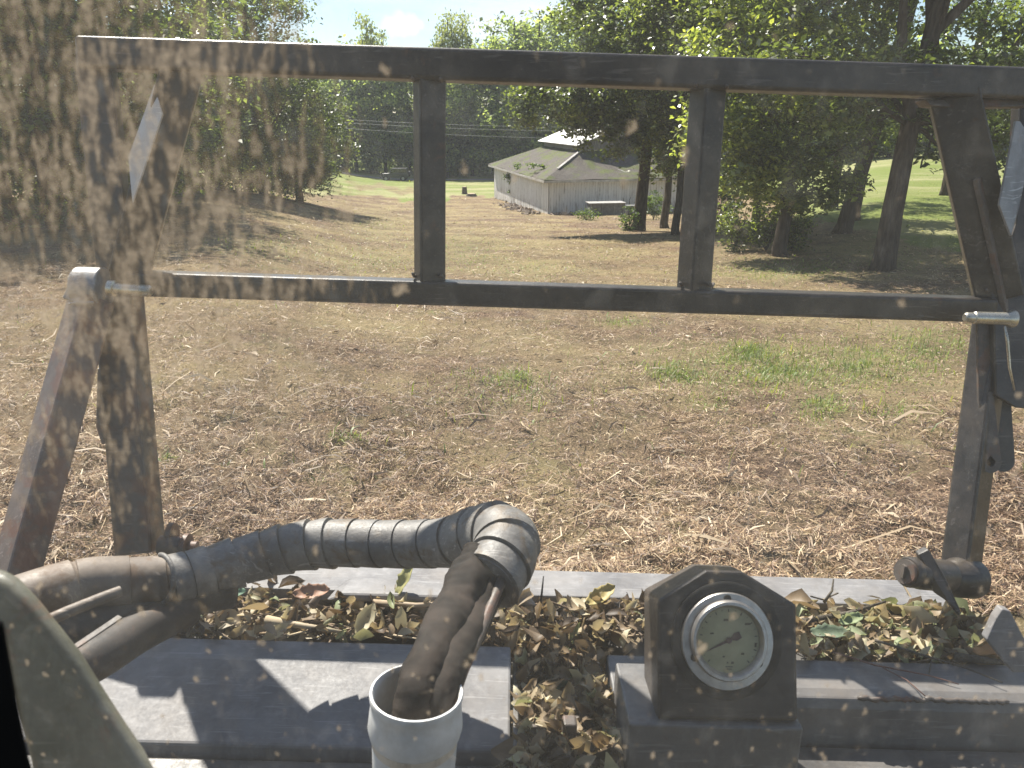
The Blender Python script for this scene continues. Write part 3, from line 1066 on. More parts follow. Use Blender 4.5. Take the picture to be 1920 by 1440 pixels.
# the wood goes on behind and beside the front rank
o_ = MB()
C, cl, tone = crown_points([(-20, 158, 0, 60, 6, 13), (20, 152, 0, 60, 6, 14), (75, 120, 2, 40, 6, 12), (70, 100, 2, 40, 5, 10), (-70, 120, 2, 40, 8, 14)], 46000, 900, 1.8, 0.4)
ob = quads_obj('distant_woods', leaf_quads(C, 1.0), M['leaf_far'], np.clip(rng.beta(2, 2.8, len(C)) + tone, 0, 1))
tag(ob, 'dark wooded background closing the view behind the nearer trees', 'woods', kind='stuff')


# shrubs ---------------------------------------------------------------------
def shrub(pos, w, h, n, ls, label, mat='shrub', group=None, name='shrub'):
    root = empty(name, pos, label, 'shrub', group)
    mb = MB()
    for k in range(6):
        limb(mb, pos, Vector(pos) + Vector((random.uniform(-w, w) * .4, random.uniform(-w, w) * .4, h * random.uniform(.5, .9))), 0.02, 0.008, 0, 4, 5)
    mb.build('stem', M['bark'], root, smooth=True)
    C, cl, tone = crown_points([(pos[0], pos[1], pos[2] + h * .5, w * .5, w * .4, h * .5)], n, 40, max(w, h) * 0.12, 0.4)
    C[:, 2] = np.maximum(C[:, 2], pos[2] + 0.03)
    quads_obj('foliage', leaf_quads(C, ls), M[mat], np.clip(rng.beta(2, 2, n) + tone, 0, 1), parent=root)
    return root


GS = 'shrubs growing among the trunks and by the barn'
for (px, py, w, h, n, ls, lb, mt) in [(1225, 412, 1.9, 1.8, 1500, .14, 'leafy shrub between the dark trunk at the barn and the slim trunks', 'shrub'),
                                      (1180, 432, 1.0, 1.2, 700, .12, 'small weeds at the foot of the tall tree by the barn', 'shrub'),
                                      (1100, 412, 1.6, .7, 500, .12, 'low weeds beside the steel box at the barn', 'shrub'),
                                      (1350, 440, 1.7, 2.2, 2200, .13, 'dark shrub right beside the second upright bar', 'leaf'),
                                      (1375, 470, 1.2, 1.6, 1300, .11, 'thin sapling shrub in front of the brown leaf litter', 'leaf'),
                                      (1436, 470, 1.0, 1.8, 1500, .11, 'ivy clump climbing at the left of the ivy-clad trunk', 'leaf'),
                                      (1482, 470, .9, 1.5, 1200, .11, 'ivy clump at the right of the ivy-clad trunk', 'leaf'),
                                      (548, 343, 1.2, 2.3, 900, .18, 'bright green sapling at the edge of the left wood', 'shrub'),
                                      (606, 345, 3.4, 2.6, 1800, .25, 'rounded dark bush at the foot of the left wood by the road', 'leaf'),
                                      (575, 346, 3.4, 3.2, 1800, .25, 'dark bush behind the bright sapling', 'leaf_dark'),
                                      (535, 350, 4.6, 3.2, 2600, .23, 'dark bush at the foot of the low round tree', 'leaf_dark'),
                                      (505, 352, 4.2, 3.4, 2600, .23, 'dark bush under the tall right-hand tree of the left wood', 'leaf_dark'),
                                      (445, 358, 4.2, 3.2, 2600, .22, 'dark bush in the shade between the left wood trunks', 'leaf_dark'),
                                      (385, 362, 4.0, 3.4, 2600, .22, 'dark bush right of the left side plate', 'leaf_dark'),
                                      (320, 366, 4.0, 3.0, 2400, .22, 'dark bush just behind the left side plate', 'leaf_dark'),
                                      (235, 372, 4.0, 3.2, 2400, .22, 'dark bush seen through the mud at the pale lozenge', 'leaf_dark'),
                                      (140, 376, 4.0, 3.2, 2400, .22, 'dark bush behind the left end of the frame', 'leaf_dark'),
                                      (40, 380, 4.0, 3.2, 2400, .22, 'dark bush at the left edge behind the mud streaks', 'leaf_dark')]:
    shrub(G(px, py), w, h, n, ls, lb, mt, GS)


# ------------------------------------------------------------------ road, pole, wires
def strip(name, pts, w, mat, lift, kind):
    mb = MB()
    L, Rr = [], []
    for i, p in enumerate(pts):
        a = Vector(pts[max(i - 1, 0)])
        b = Vector(pts[min(i + 1, len(pts) - 1)])
        t = (b - a).normalized()
        s = Vector((-t.y, t.x, 0)) * w / 2
        for lst, q in ((L, Vector(p) + s), (Rr, Vector(p) - s)):
            q.z = float(terrain(q.x, q.y)) + lift
            lst.append(q)
    vs = L + Rr
    n = len(L)
    mb.add(vs, [(i, i + 1, n + i + 1, n + i) for i in range(n - 1)])
    ob = mb.build(name, mat)
    tag(ob, kind=kind)
    return ob


rp = []
for i in range(40):
    x = -70 + i * 3.5
    rp.append((x, 122 + 0.0016 * (x + 10) ** 2 * (1 if x < -10 else 0.3), 0))
strip('road', rp, 6.0, plain('asphalt', (0.14, 0.13, 0.125), (0.24, 0.23, 0.22), 3, 0.9), 0.06, 'structure')

pole_at = on_ground((626 - 960) / FPX * 110 / 1.035, 110)
pr = empty('utility_pole', pole_at, 'slim grey utility pole standing beside the far road', 'utility pole')
mb = MB()
mb.tube([pole_at - Vector((0, 0, .3)), pole_at + Vector((0, 0, 10.2))], [0.17, 0.11], 8)
mb.build('pole', plain('pole_wood', (0.10, 0.085, 0.07), (0.2, 0.18, 0.16), 4, 0.9), pr, smooth=True)
mb = MB()
mb.beam(pole_at + Vector((-0.9, 0.0, 9.6)), pole_at + Vector((0.9, 0.0, 9.6)), 0.12, 0.12, (0, 0, 1))
mb.build('crossarm', M['bark'], pr)
mb = MB()
mb.tube([pole_at + Vector((-0.35, -0.2, 8.3)), pole_at + Vector((-0.35, -0.2, 9.1))], 0.22, 10)
mb.build('transformer', plain('transformer_grey', (0.4, 0.4, 0.4), (0.5, 0.5, 0.5), 4, 0.5), pr, smooth=True)
for k, (dz, sg) in enumerate([(7.4, 1.5), (7.0, 1.6), (6.3, 1.8)]):
    mb = MB()
    a = pole_at + Vector((0, 0, dz))
    b = Vector((62, 96, a.z + 1.0))
    c2 = Vector((-70, 118, a.z + 0.6))
    pts = []
    for (s, e) in ((c2, a), (a, b)):
        for i in range(20):
            t = i / 19
            q = s.lerp(e, t)
            q.z -= sg * 4 * t * (1 - t)
            pts.append(q)
    mb.tube(pts, 0.022, 5)
    ob = mb.build('overhead_wire', plain('wire_grey%d' % k, (0.25, 0.25, 0.25), (0.35, 0.35, 0.35), 4, 0.5), smooth=True)
    tag(ob, ['uppermost thin wire hung from the pole across the wood', 'middle thin wire hung from the pole across the wood', 'lowest thin wire hung from the pole across the wood'][k], 'wire', 'overhead wires by the road')


# ------------------------------------------------------------------ barn
def barn():
    N = Vector((2.72, 59.3, 0))
    eave = -4.5 + CZ
    u = Vector((-0.235, 0.972, 0)).normalized()
    v = Vector((0.972, 0.235, 0)).normalized()
    UZ = Vector((0, 0, 1))
    LU, LV = 19.0, 12.5
    N.z = eave

    def Q(a, b, z):
        return N + u * a + v * b + UZ * z

    root = empty('barn', Q(LU / 2, LV / 2, -3.0), 'weathered white board barn with mossy low roof and raised metal roof in the middle', 'barn')
    # board siding material: vertical boards from world position along wall
    b = NB('white_weathered_boards')
    tcn = b.n('ShaderNodeAttribute')
    tcn.attribute_name = 'along'
    o = b.obj()
    al = tcn.outputs['Fac']
    saw = b.math('FRACT', b.math('MULTIPLY', al, 4.6))
    gap = b.ramp(saw, [(0.0, 0.0), (0.045, 1.0), (0.955, 1.0), (1.0, 0.0)])
    cmb = b.n('ShaderNodeCombineXYZ')
    b.l(b.math('FLOOR', b.math('MULTIPLY', al, 4.6)), cmb.inputs[0])
    wn = b.n('ShaderNodeTexWhiteNoise')
    b.l(cmb.outputs[0], wn.inputs['Vector'])
    st = b.noise(b.mapping(o, (2.2, 2.2, 0.28)), 3.0, 8, 0.7)
    zs = b.n('ShaderNodeSeparateXYZ')
    b.l(o, zs.inputs[0])
    low = b.ramp(b.math('ADD', b.math('MULTIPLY', zs.outputs['Z'], 0.25), 0.2), [(0.0, 1.0), (0.55, 0.0)])
    base = b.mix(wn.outputs['Value'], (0.70, 0.69, 0.66), (0.84, 0.83, 0.80))
    peel = b.ramp(b.math('ADD', st, b.math('MULTIPLY', low, 0.16)), [(0.54, 0.0), (0.66, 1.0)])
    col = b.mix(b.math('MULTIPLY', peel, 0.75), base, (0.24, 0.20, 0.16))
    green = b.ramp(b.math('ADD', b.noise(b.mapping(o, (1.4, 1.4, 0.5)), 1.4, 6, 0.7), b.math('MULTIPLY', low, 0.10)), [(0.62, 0.0), (0.74, 0.6)])
    col = b.mix(green, col, (0.14, 0.16, 0.08))
    col = b.mix(gap, (0.10, 0.09, 0.08), col)
    boards = b.done(b.bsdf(col, 0.8, 0, 0.25, gap, 0.4, 0.02))

    def wall(p0, p1, z0a, z0b, name, t=0.12):
        # p0,p1 on eave level; bottom follows ground
        d = (p1 - p0)
        L = d.length
        nrm = d.cross(UZ).normalized()
        n = 24
        vs, fs, al_ = [], [], []
        me = bpy.data.meshes.new(name)
        org = parent_world(root)
        for side in (0, 1):
            for i in range(n + 1):
                q = p0.lerp(p1, i / n) - nrm * (t * side)
                g = float(terrain(q.x, q.y)) - 0.05 + 0.12 * random.random() * (1 - side)
                vs += [Vector((q.x, q.y, g)) - org, q - org]
                al_ += [L * i / n] * 2
        for i in range(n):
            a = 2 * i
            fs.append((a, a + 2, a + 3, a + 1))
            c = 2 * (n + 1) + 2 * i
            fs.append((c + 2, c, c + 1, c + 3))
            fs.append((a + 1, a + 3, c + 3, c + 1))
        fs.append((0, 1, 2 * (n + 1) + 1, 2 * (n + 1)))
        e = 2 * n
        fs.append((e + 1, e, 2 * (n + 1) + e, 2 * (n + 1) + e + 1))
        me.from_pydata([tuple(q) for q in vs], [], fs)
        at = me.attributes.new('along', 'FLOAT', 'POINT')
        at.data.foreach_set('value', al_)
        me.materials.append(boards)
        me.update()
        ob = bpy.data.objects.new(name, me)
        COL.objects.link(ob)
        ob.parent = root
        return ob

    wall(Q(LU, 0, 0), Q(0, 0, 0), 0, 0, 'wall')['label'] = 'sunlit left wall with peeling white boards'
    wall(Q(0, 0.001, 0), Q(0, LV, 0), 0, 0, 'wall')['label'] = 'shaded right wall of white boards'
    wall(Q(0.001, LV, 0), Q(LU, LV, 0), 0, 0, 'wall')
    wall(Q(LU, LV, 0), Q(LU, 0, 0), 0, 0, 'wall')
    # mossy lower roof, hipped up to the raised part
    rb = NB('mossy_shingle_roof')
    o = rb.obj()
    f = rb.noise(o, 9, 7, 0.7)
    g2 = rb.noise(o, 0.55, 6, 0.7)
    c = rb.ramp(f, [(0.3, (0.045, 0.038, 0.032)), (0.7, (0.17, 0.15, 0.13))])
    c = rb.mix(rb.ramp(g2, [(0.49, 0.0), (0.58, 0.85)]), c, rb.ramp(f, [(0.3, (0.05, 0.07, 0.02)), (0.7, (0.16, 0.18, 0.05))]))
    roofm = rb.done(rb.bsdf(c, 0.9, 0, 0.2, f, 0.8, 0.06))
    ov = 0.45
    rise = 1.75
    A = [Q(-ov, -ov, -0.06), Q(LU + ov, -ov, -0.06), Q(LU + ov, LV + ov, -0.06), Q(-ov, LV + ov, -0.06)]
    m0, m1 = 4.2, 15.0
    n0, n1 = 3.9, 8.6
    Bt = [Q(m0, n0, rise), Q(m1, n0, rise), Q(m1, n1, rise), Q(m0, n1, rise)]
    top = []
    mb = MB()
    lo = [p - UZ * 0.14 for p in A]
    # subdivided, sagging slopes
    for i in range(4):
        a0, a1, b0_, b1_ = A[i], A[(i + 1) % 4], Bt[i], Bt[(i + 1) % 4]
        nu, nv = 14, 6
        grid = []
        for r_ in range(nv + 1):
            row = []
            for s_ in range(nu + 1):
                tt = s_ / nu
                p = a0.lerp(a1, tt).lerp(b0_.lerp(b1_, tt), r_ / nv)
                sag = -0.18 * math.sin(math.pi * r_ / nv) * math.sin(math.pi * tt) + 0.03 * math.sin(s_ * 2.1 + r_)
                if r_ == 0:
                    sag = -0.07 * abs(math.sin(tt * 9))
                if s_ in (0, nu):
                    sag = 0
                row.append(p + UZ * sag)
            grid.append(row)
        vs = [p for row in grid for p in row]
        W_ = nu + 1
        fs = [(r_ * W_ + s_, r_ * W_ + s_ + 1, (r_ + 1) * W_ + s_ + 1, (r_ + 1) * W_ + s_) for r_ in range(nv) for s_ in range(nu)]
        mb.add(vs, fs)
        # soffit edge
        mb.add([grid[0][s_] for s_ in range(W_)] + [grid[0][s_] - UZ * 0.12 for s_ in range(W_)], [(s_, s_ + 1, W_ + s_ + 1, W_ + s_) for s_ in range(nu)])
    mb.add(lo, [(0, 1, 2, 3)])
    rf = mb.build('roof', roofm, root)
    rf['label'] = 'low mossy shingle roof'
    fb = MB()
    for i in range(4):
        a0, a1 = A[i] - UZ * 0.16, A[(i + 1) % 4] - UZ * 0.16
        fb.beam(a0, a1, 0.05, 0.16, UZ)
    fb.build('fascia', plain('fascia_white', (0.3, 0.28, 0.25), (0.6, 0.58, 0.54), 3, 0.8), rf)
    # loose hip boards
    hb = MB()
    for (a, b2) in ((A[0], Bt[0]),):
        hb.beam(a.lerp(b2, .35) + UZ * .05, a.lerp(b2, .98) + UZ * .08, 0.2, 0.05, UZ)
    hb.beam(Q(0.2, 7.0, 0.05), Q(2.6, 5.2, 0.85), 0.22, 0.05, UZ)
    hb.build('hip_board', plain('hip_board', (0.22, 0.2, 0.18), (0.5, 0.48, 0.45), 3, 0.8), rf)
    # raised middle
    mb = MB()
    hm = 0.5
    mb.loft([[Q(m0, n0, rise - .3), Q(m1, n0, rise - .3), Q(m1, n1, rise - .3), Q(m0, n1, rise - .3)], [Q(m0, n0, rise + hm - .1), Q(m1, n0, rise + hm - .1), Q(m1, n1, rise + hm - .1), Q(m0, n1, rise + hm - .1)]])
    mb.build('raised_wall', plain('monitor_boards', (0.10, 0.095, 0.09), (0.3, 0.29, 0.27), 5, 0.8, stretch=(3, 3, .4)), root)
    mt = NB('corrugated_metal')
    o = mt.obj()
    f = mt.noise(o, 2.5, 6, 0.6)
    sep = mt.n('ShaderNodeSeparateXYZ')
    mt.l(mt.mapping(o, (1, 1, 1), (0, 0, -math.atan2(u.y, u.x))), sep.inputs[0])
    wv = mt.math('SINE', mt.math('MULTIPLY', sep.outputs['X'], 26.0))
    metalm = mt.done(mt.bsdf(mt.ramp(f, [(0.35, (0.36, 0.35, 0.34)), (0.6, (0.55, 0.54, 0.53)), (0.8, (0.38, 0.30, 0.24))]), 0.4, 0.25, 0.5, wv, 0.6, 0.04))
    mb = MB()
    nm = (n0 + n1) / 2
    e2 = 0.5
    pr1 = [Q(m0 - e2, n0 - e2, rise + hm - .12), Q(m1 + e2, n0 - e2, rise + hm - .12), Q(m1 + e2, nm, rise + hm + 1.0), Q(m0 - e2, nm, rise + hm + 1.0)]
    pr2 = [Q(m0 - e2, nm, rise + hm + 1.0), Q(m1 + e2, nm, rise + hm + 1.0), Q(m1 + e2, n1 + e2, rise + hm - .12), Q(m0 - e2, n1 + e2, rise + hm - .12)]
    for q in (pr1, pr2):
        mb.loft([q, [p + UZ * 0.06 for p in q]])
    mb.build('raised_roof', metalm, root)['label'] = 'pale metal gable roof raised above the mossy roof'
    # gable infill
    for m_ in (m0 + 0.003, m1 - 0.003):
        mb = MB()
        mb.loft([[Q(m_, n0, rise + hm - .1), Q(m_, n1, rise + hm - .1), Q(m_, nm, rise + hm + .9)], [Q(m_ + .08, n0, rise + hm - .1), Q(m_ + .08, n1, rise + hm - .1), Q(m_ + .08, nm, rise + hm + .9)]])
        mb.build('gable', bpy.data.materials['monitor_boards'], root)
    # ivy on left wall
    C, cl, tone = crown_points([(*Q(12.6, -0.1, -0.5), .5, .5, .6), (*Q(12.4, -0.1, -1.3), .2, .3, .9), (*Q(4.5, -.3, 0.6), 1.2, 1.0, .2)], 900, 30, 0.18)
    iv = quads_obj('ivy', leaf_quads(C, .16), M['shrub'], rng.uniform(0, 1, 900), parent=root)
    iv['kind'] = 'stuff'
    return Q


Q = barn()
# stems climbing the shaded wall
vm = MB()
for k in range(9):
    b_ = 6.2 + k * .55 + random.uniform(-.2, .2)
    z0 = -2.9
    pts = [Q(-0.06, b_ + 0.15 * math.sin(i * 1.3 + k), z0 + i * 0.4 * random.uniform(.8, 1)) for i in range(random.randint(4, 7))]
    vm.tube(pts, 0.018, 4)
ob = vm.build('vine', M['bark'])
tag(ob, 'bare brown vines climbing the shaded barn wall behind the steel box', 'vine', kind='stuff')

# steel box by the barn
g = G(1130, 404)
bx = empty('feed_trough', g, 'dark steel box with pale lid standing against the shaded barn wall', 'box')
cx = Vector((0.985, 0.17, 0))
cy = Vector((-0.17, 0.985, 0))
cz = Vector((0, 0, 1))
mb = MB()
mb.box(g + cx * .2 + cz * .42, 2.6, 1.1, 0.95, (cx, cy, cz))
mb.build('body', plain('trough_steel', (0.09, 0.09, 0.09), (0.2, 0.2, 0.2), 4, 0.6), bx, bevel=0.02)
mb = MB()
mb.box(g + cx * .2 + cz * .93, 2.75, 1.25, 0.07, (cx, cy, cz))
mb.build('lid', plain('trough_lid', (0.25, 0.24, 0.22), (0.42, 0.40, 0.38), 4, 0.7), bx, bevel=0.015)
rib_m = plain('trough_rib', (0.12, 0.12, 0.12), (0.3, 0.3, 0.29), 4, 0.6)
for s_ in (-1.05, -.2, .7, 1.4):
    mb = MB()
    mb.box(g + cx * s_ + cy * -.57 + cz * .42, .07, .05, .9, (cx, cy, cz))
    mb.build('rib', rib_m, bx)
g2 = on_ground(g.x + 2.3, g.y + .5)
mb = MB()
mb.box(g2 + cz * .3, 1.0, .8, .7, (cx, cy, cz))
mb.box(g2 + cz * .70, 1.12, .9, .07, (cx, cy, cz))
tag(mb.build('feed_trough', plain('trough_small', (0.07, 0.07, 0.07), (0.16, 0.16, 0.155), 4, 0.7), bevel=0.02), 'smaller dark box behind the right end of the lidded steel box', 'box')

# rubble along the barn foot, stumps, timber
mb = MB()
for k in range(170):
    t = random.random()
    if random.random() < .6:
        p = Q(12 * t, -0.5 - abs(random.gauss(0, .5)), 0)
    else:
        p = Q(-0.5 - abs(random.gauss(0, .5)), 9 * t, 0)
    p.z = float(terrain(p.x, p.y))
    s_ = random.uniform(.05, .22)
    ax = [Vector((random.gauss(0, 1), random.gauss(0, 1), random.gauss(0, .4))).normalized()]
    ax.append(ax[0].orthogonal().normalized())
    ax.append(ax[0].cross(ax[1]))
    mb.box(p + cz * s_ * .3, s_ * random.uniform(1, 3.5), s_, s_ * .6, ax)
ob = mb.build('rubble', plain('rubble_brown', (0.12, 0.08, 0.06), (0.4, 0.33, 0.26), 1.5, 0.9, bump=.6, bdist=.05), bevel=0.01)
tag(ob, 'broken boards and stones scattered along the foot of the barn', 'rubble', kind='stuff')


def stump(px, py, r, h, label):
    g = G(px, py)
    rt_ = empty('tree_stump', g, label, 'stump', 'stumps left of the barn')
    mb = MB()
    n = 14
    lp = []
    for (hh, rr) in ((-.1, 1.4), (.1, 1.05), (h, .9)):
        lp.append([g + Vector((math.cos(a * 2 * math.pi / n) * r * rr * (1 + .12 * math.sin(a * 2.3)), math.sin(a * 2 * math.pi / n) * r * rr, hh)) for a in range(n)])
    mb.loft(lp)
    mb.build('bark', M['bark_pale'], rt_)
    mb = MB()
    mb.disc(g + Vector((0, 0, h + .012)), (0, 0, 1), r * .82, .02, 14)
    mb.build('cut_face', plain('cut_wood', (0.3, 0.22, 0.14), (0.45, 0.35, 0.24), 9, .8), rt_)


stump(871, 364, .28, .75, 'short upright stump on the lawn edge left of the barn')
stump(884, 368, .5, .25, 'flat wide stump just right of the upright stump')


# ------------------------------------------------------------------ off-road vehicle
def jeep():
    px, Yd = 741, 117.5
    g = on_ground((px - 960) / FPX * Yd / 1.033, Yd)
    root = empty('off_road_car', g, 'dark boxy off-road car driving left along the far road', 'car')
    Zg = g.z
    f = Vector((-1, 0, 0))
    sd = Vector((0, -1, 0))

    def W(x, y, z):
        return g + f * x + sd * y + Vector((0, 0, z))
    paint = plain('car_paint', (0.034, 0.035, 0.038), (0.05, 0.052, 0.055), 1, .3, .2, 0, spec=.7)
    black = plain('car_black', (.01, .01, .01), (.02, .02, .02), 3, .6)
    glass = plain('car_glass', (.015, .02, .022), (.03, .035, .04), 1, .08, 0, 0, spec=1)

    def prism(prof, y0, y1):
        m_ = MB()
        m_.loft([[W(x, y0, z) for x, z in prof], [W(x, y1, z) for x, z in prof]])
        return m_
    prism([(-1.95, .55), (-1.95, 1.15), (.45, 1.18), (1.85, 1.08), (1.95, .95), (1.95, .6), (1.75, .5), (-1.8, .5)], -.75, .75).build('body', paint, root, bevel=.04)
    prism([(-1.93, 1.16), (-1.88, 1.80), (-1.78, 1.86), (.35, 1.84), (.50, 1.75), (.72, 1.17)], -.68, .68).build('cabin', paint, root, bevel=.04)
    for s_ in (-1, 1):
        for (x0, x1) in ((-1.75, -.95), (-.85, -.2), (-.1, .42)):
            y = .685 * s_
            gl = MB()
            gl.loft([[W(x0, y, 1.25), W(x1 + (.1 if x1 > 0 else 0), y, 1.25), W(x1, y, 1.70), W(x0, y, 1.70)], [W(x0, y + .01 * s_, 1.25), W(x1 + (.1 if x1 > 0 else 0), y + .01 * s_, 1.25), W(x1, y + .01 * s_, 1.70), W(x0, y + .01 * s_, 1.70)]])
            gl.build('window', glass, root)
    ws = MB()
    ws.loft([[W(.715, -.6, 1.22), W(.715, .6, 1.22), W(.53, .6, 1.72), W(.53, -.6, 1.72)], [W(.735, -.6, 1.22), W(.735, .6, 1.22), W(.55, .6, 1.72), W(.55, -.6, 1.72)]])
    ws.build('windscreen', glass, root)
    for (x, s_) in ((1.28, 1), (-1.25, 1), (1.28, -1), (-1.25, -1)):
        w = MB()
        w.disc(W(x, .72 * s_, .40), sd, .40, .26, 24)
        t_ = w.build('wheel', M['rubber'], root, smooth='auto')
        w = MB()
        w.disc(W(x, .86 * s_, .40), sd, .22, .03, 16)
        w.build('rim', M['bare'], t_, smooth='auto')
        fd = MB()
        fd.loft([[W(x - .58, .72 * s_, .72), W(x - .42, .72 * s_, .92), W(x + .42, .72 * s_, .92), W(x + .62, .72 * s_, .68), W(x + .56, .72 * s_, .66), W(x + .40, .72 * s_, .86), W(x - .40, .72 * s_, .86), W(x - .52, .72 * s_, .68)],
                 [W(x - .58, .92 * s_, .72), W(x - .42, .92 * s_, .92), W(x + .42, .92 * s_, .92), W(x + .62, .92 * s_, .68), W(x + .56, .92 * s_, .66), W(x + .40, .92 * s_, .86), W(x - .40, .92 * s_, .86), W(x - .52, .92 * s_, .68)]])
        fd.build('fender', black, root)
    sp = MB()
    sp.disc(W(-2.1, .0, 1.05), f, .38, .24, 24)
    sp.build('spare_wheel', M['rubber'], root, smooth='auto')
    bm_ = MB()
    bm_.box(W(2.1, 0, .62), .2, 1.5, .18)
    bm_.build('bumper', black, root, bevel=.02)
    for s_ in (-1, 1):
        h = MB()
        h.disc(W(1.95, .5 * s_, .92), f, .1, .04, 14)
        h.build('headlight', M['chrome'], root)
    mm = MB()
    mm.box(W(.62, .86, 1.22), .1, .22, .16)
    mm.build('side_mirror', black, root)


jeep()

# ------------------------------------------------------------------ forestry mulcher head
UP = mZ
mul = empty('mulcher_head', MW(0, 1.6, -1.7), 'dark steel brush mulcher head with push frame and grey deck in front of the cab', 'mulcher')


def lerp_px(a, b, t):
    return tuple(a[i] + (b[i] - a[i]) * t for i in range(len(a)))


# push frame -------------------------------------------------------------------
FT = 0.064
frame = MB()
dT, dB = 1.66, 1.775
tl = P(140, 96, dT) + mY * FT / 2
trr = P(2010, 158, dT) + mY * FT / 2
frame.beam(tl, trr, FT, 0.066, UP)
pf = frame.build('push_frame', M['bar'], mul, bevel=0.009, seg=4)
pf['label'] = 'square tube top bar of the push frame'
fb = MB()
bl_ = P(235, 533, dB) + mY * FT / 2
br_ = P(1872, 584, dB) + mY * FT / 2
fb.beam(bl_, br_, FT, 0.056, UP)
fb.build('lower_bar', M['bar'], pf, bevel=0.008, seg=4)
for (a, b, w) in (((802, 120, 1.667), (803, 545, 1.778), .062), ((1337, 136, 1.667), (1306, 562, 1.778), .062)):
    ub = MB()
    p0, p1 = P(*a) + mY * .034, P(*b) + mY * .034
    p0 = p0 + (p1 - p0).normalized() * 0.018
    p1 = p1 - (p1 - p0).normalized() * 0.012
    ub.beam(p0, p1, w, 0.056, UP.cross(mX).cross(mX), 0)
    ub.build('upright_bar', M['bar'], pf, bevel=0.006, seg=3)
# weld beads at the joints
for (px, py, d) in ((776, 150, 1.655), (829, 152, 1.655), (777, 518, 1.765), (830, 521, 1.765), (1307, 163, 1.655), (1366, 166, 1.655), (1278, 535, 1.765), (1335, 537, 1.765), (1853, 548, 1.76)):
    pts = [P(px + (i - 3) * 1.2, py + random.uniform(-1.5, 1.5) - abs(i - 3) * 1.6, d + .012 * i) for i in range(7)]
    wb = MB()
    wb.tube(pts, [.003 + .0015 * (i % 2) for i in range(7)], 6)
    wb.build('weld', M['bar_rust'], pf, smooth=True)


def plate(px_poly, d, th, name, mat, parent, bevel=0.003, holes=None):
    """flat plate given by its outline; d is one depth or a depth per corner"""
    ds = d if hasattr(d, '__len__') else [d] * len(px_poly)
    front = [P(x, y, dd) for (x, y), dd in zip(px_poly, ds)]
    back = [p + mY * th for p in front]
    m_ = MB()
    m_.loft([front, back])
    return m_.build(name, mat, parent, bevel=bevel)


# side plates and braces
plate([(139, 92), (205, 94), (222, 250), (236, 420), (262, 515), (262, 556), (186, 556), (170, 420), (152, 250)],
      [1.70, 1.70, 1.72, 1.76, 1.78, 1.80, 1.80, 1.76, 1.72], .03, 'side_plate', M['bar'], mul)
bb = MB()
bb.beam(P(345, 120, 1.70), P(236, 540, 1.80), .085, .045, mY, -0.3)
bb.build('brace', M['bar'], mul, bevel=.004)
plate([(289, 158), (304, 215), (248, 380), (240, 295)], [1.68, 1.69, 1.72, 1.70], .008, 'sunlit_lozenge', M['bare_sunlit'], mul, .001)['label'] = 'sunlit patch by the left side plate, built as a bright lozenge plate'  # stands for a sunlit patch on the frame, brightness in the colour
bb = MB()
bb.beam(P(1787, 176, 1.70), P(1872, 560, 1.80), .098, .045, mY, 0.35)
bb.build('brace', M['bar'], mul, bevel=.004)
bb = MB()
bb.beam(P(1838, 330, 1.725), P(1895, 590, 1.80), .012, .060, mY, 0.9)
bb.build('brace_flange', M['bar_rust'], mul, bevel=.002)
plate([(1735, 186), (1905, 186), (1935, 200), (1790, 202), (1745, 198)], 1.69, .05, 'corner_gusset', M['bar_rust'], mul)
plate([(1905, 227), (1913, 227), (1935, 262), (1924, 330), (1909, 397), (1896, 443), (1874, 385)], [1.66, 1.66, 1.66, 1.67, 1.68, 1.69, 1.68], .008, 'sunlit_lozenge', M['bare'], mul, .001)['label'] = 'sunlit patch beside the right brace, built as a pale lozenge plate'  # second sunlit patch, likewise modelled as a pale plate
plate([(1912, 200), (2010, 200), (2010, 760), (1962, 770), (1905, 765), (1868, 742), (1864, 605), (1858, 545), (1888, 470), (1905, 420)], 1.78, .035, 'side_plate', M['bar'], mul)

# legs
lg = MB()
lg.beam(P(222, 545, 1.82), P(264, 1035, 1.80), .088, .075, mY, 0.0)
lg.build('leg', M['bar_rust'], mul, bevel=.006)['label'] = 'left leg of the push frame'
lg = MB()
lg.beam(P(1862, 590, 1.85), P(1797, 1098, 1.80), .074, .062, mY, -0.55)
rl = lg.build('leg', M['bar'], mul, bevel=.006)
rl['label'] = 'right leg of the push frame'
plate([(1833, 605), (1866, 605), (1864, 700), (1850, 770), (1836, 770)], 1.80, .01, 'leg_gusset', M['bar_rust'], rl, .002)


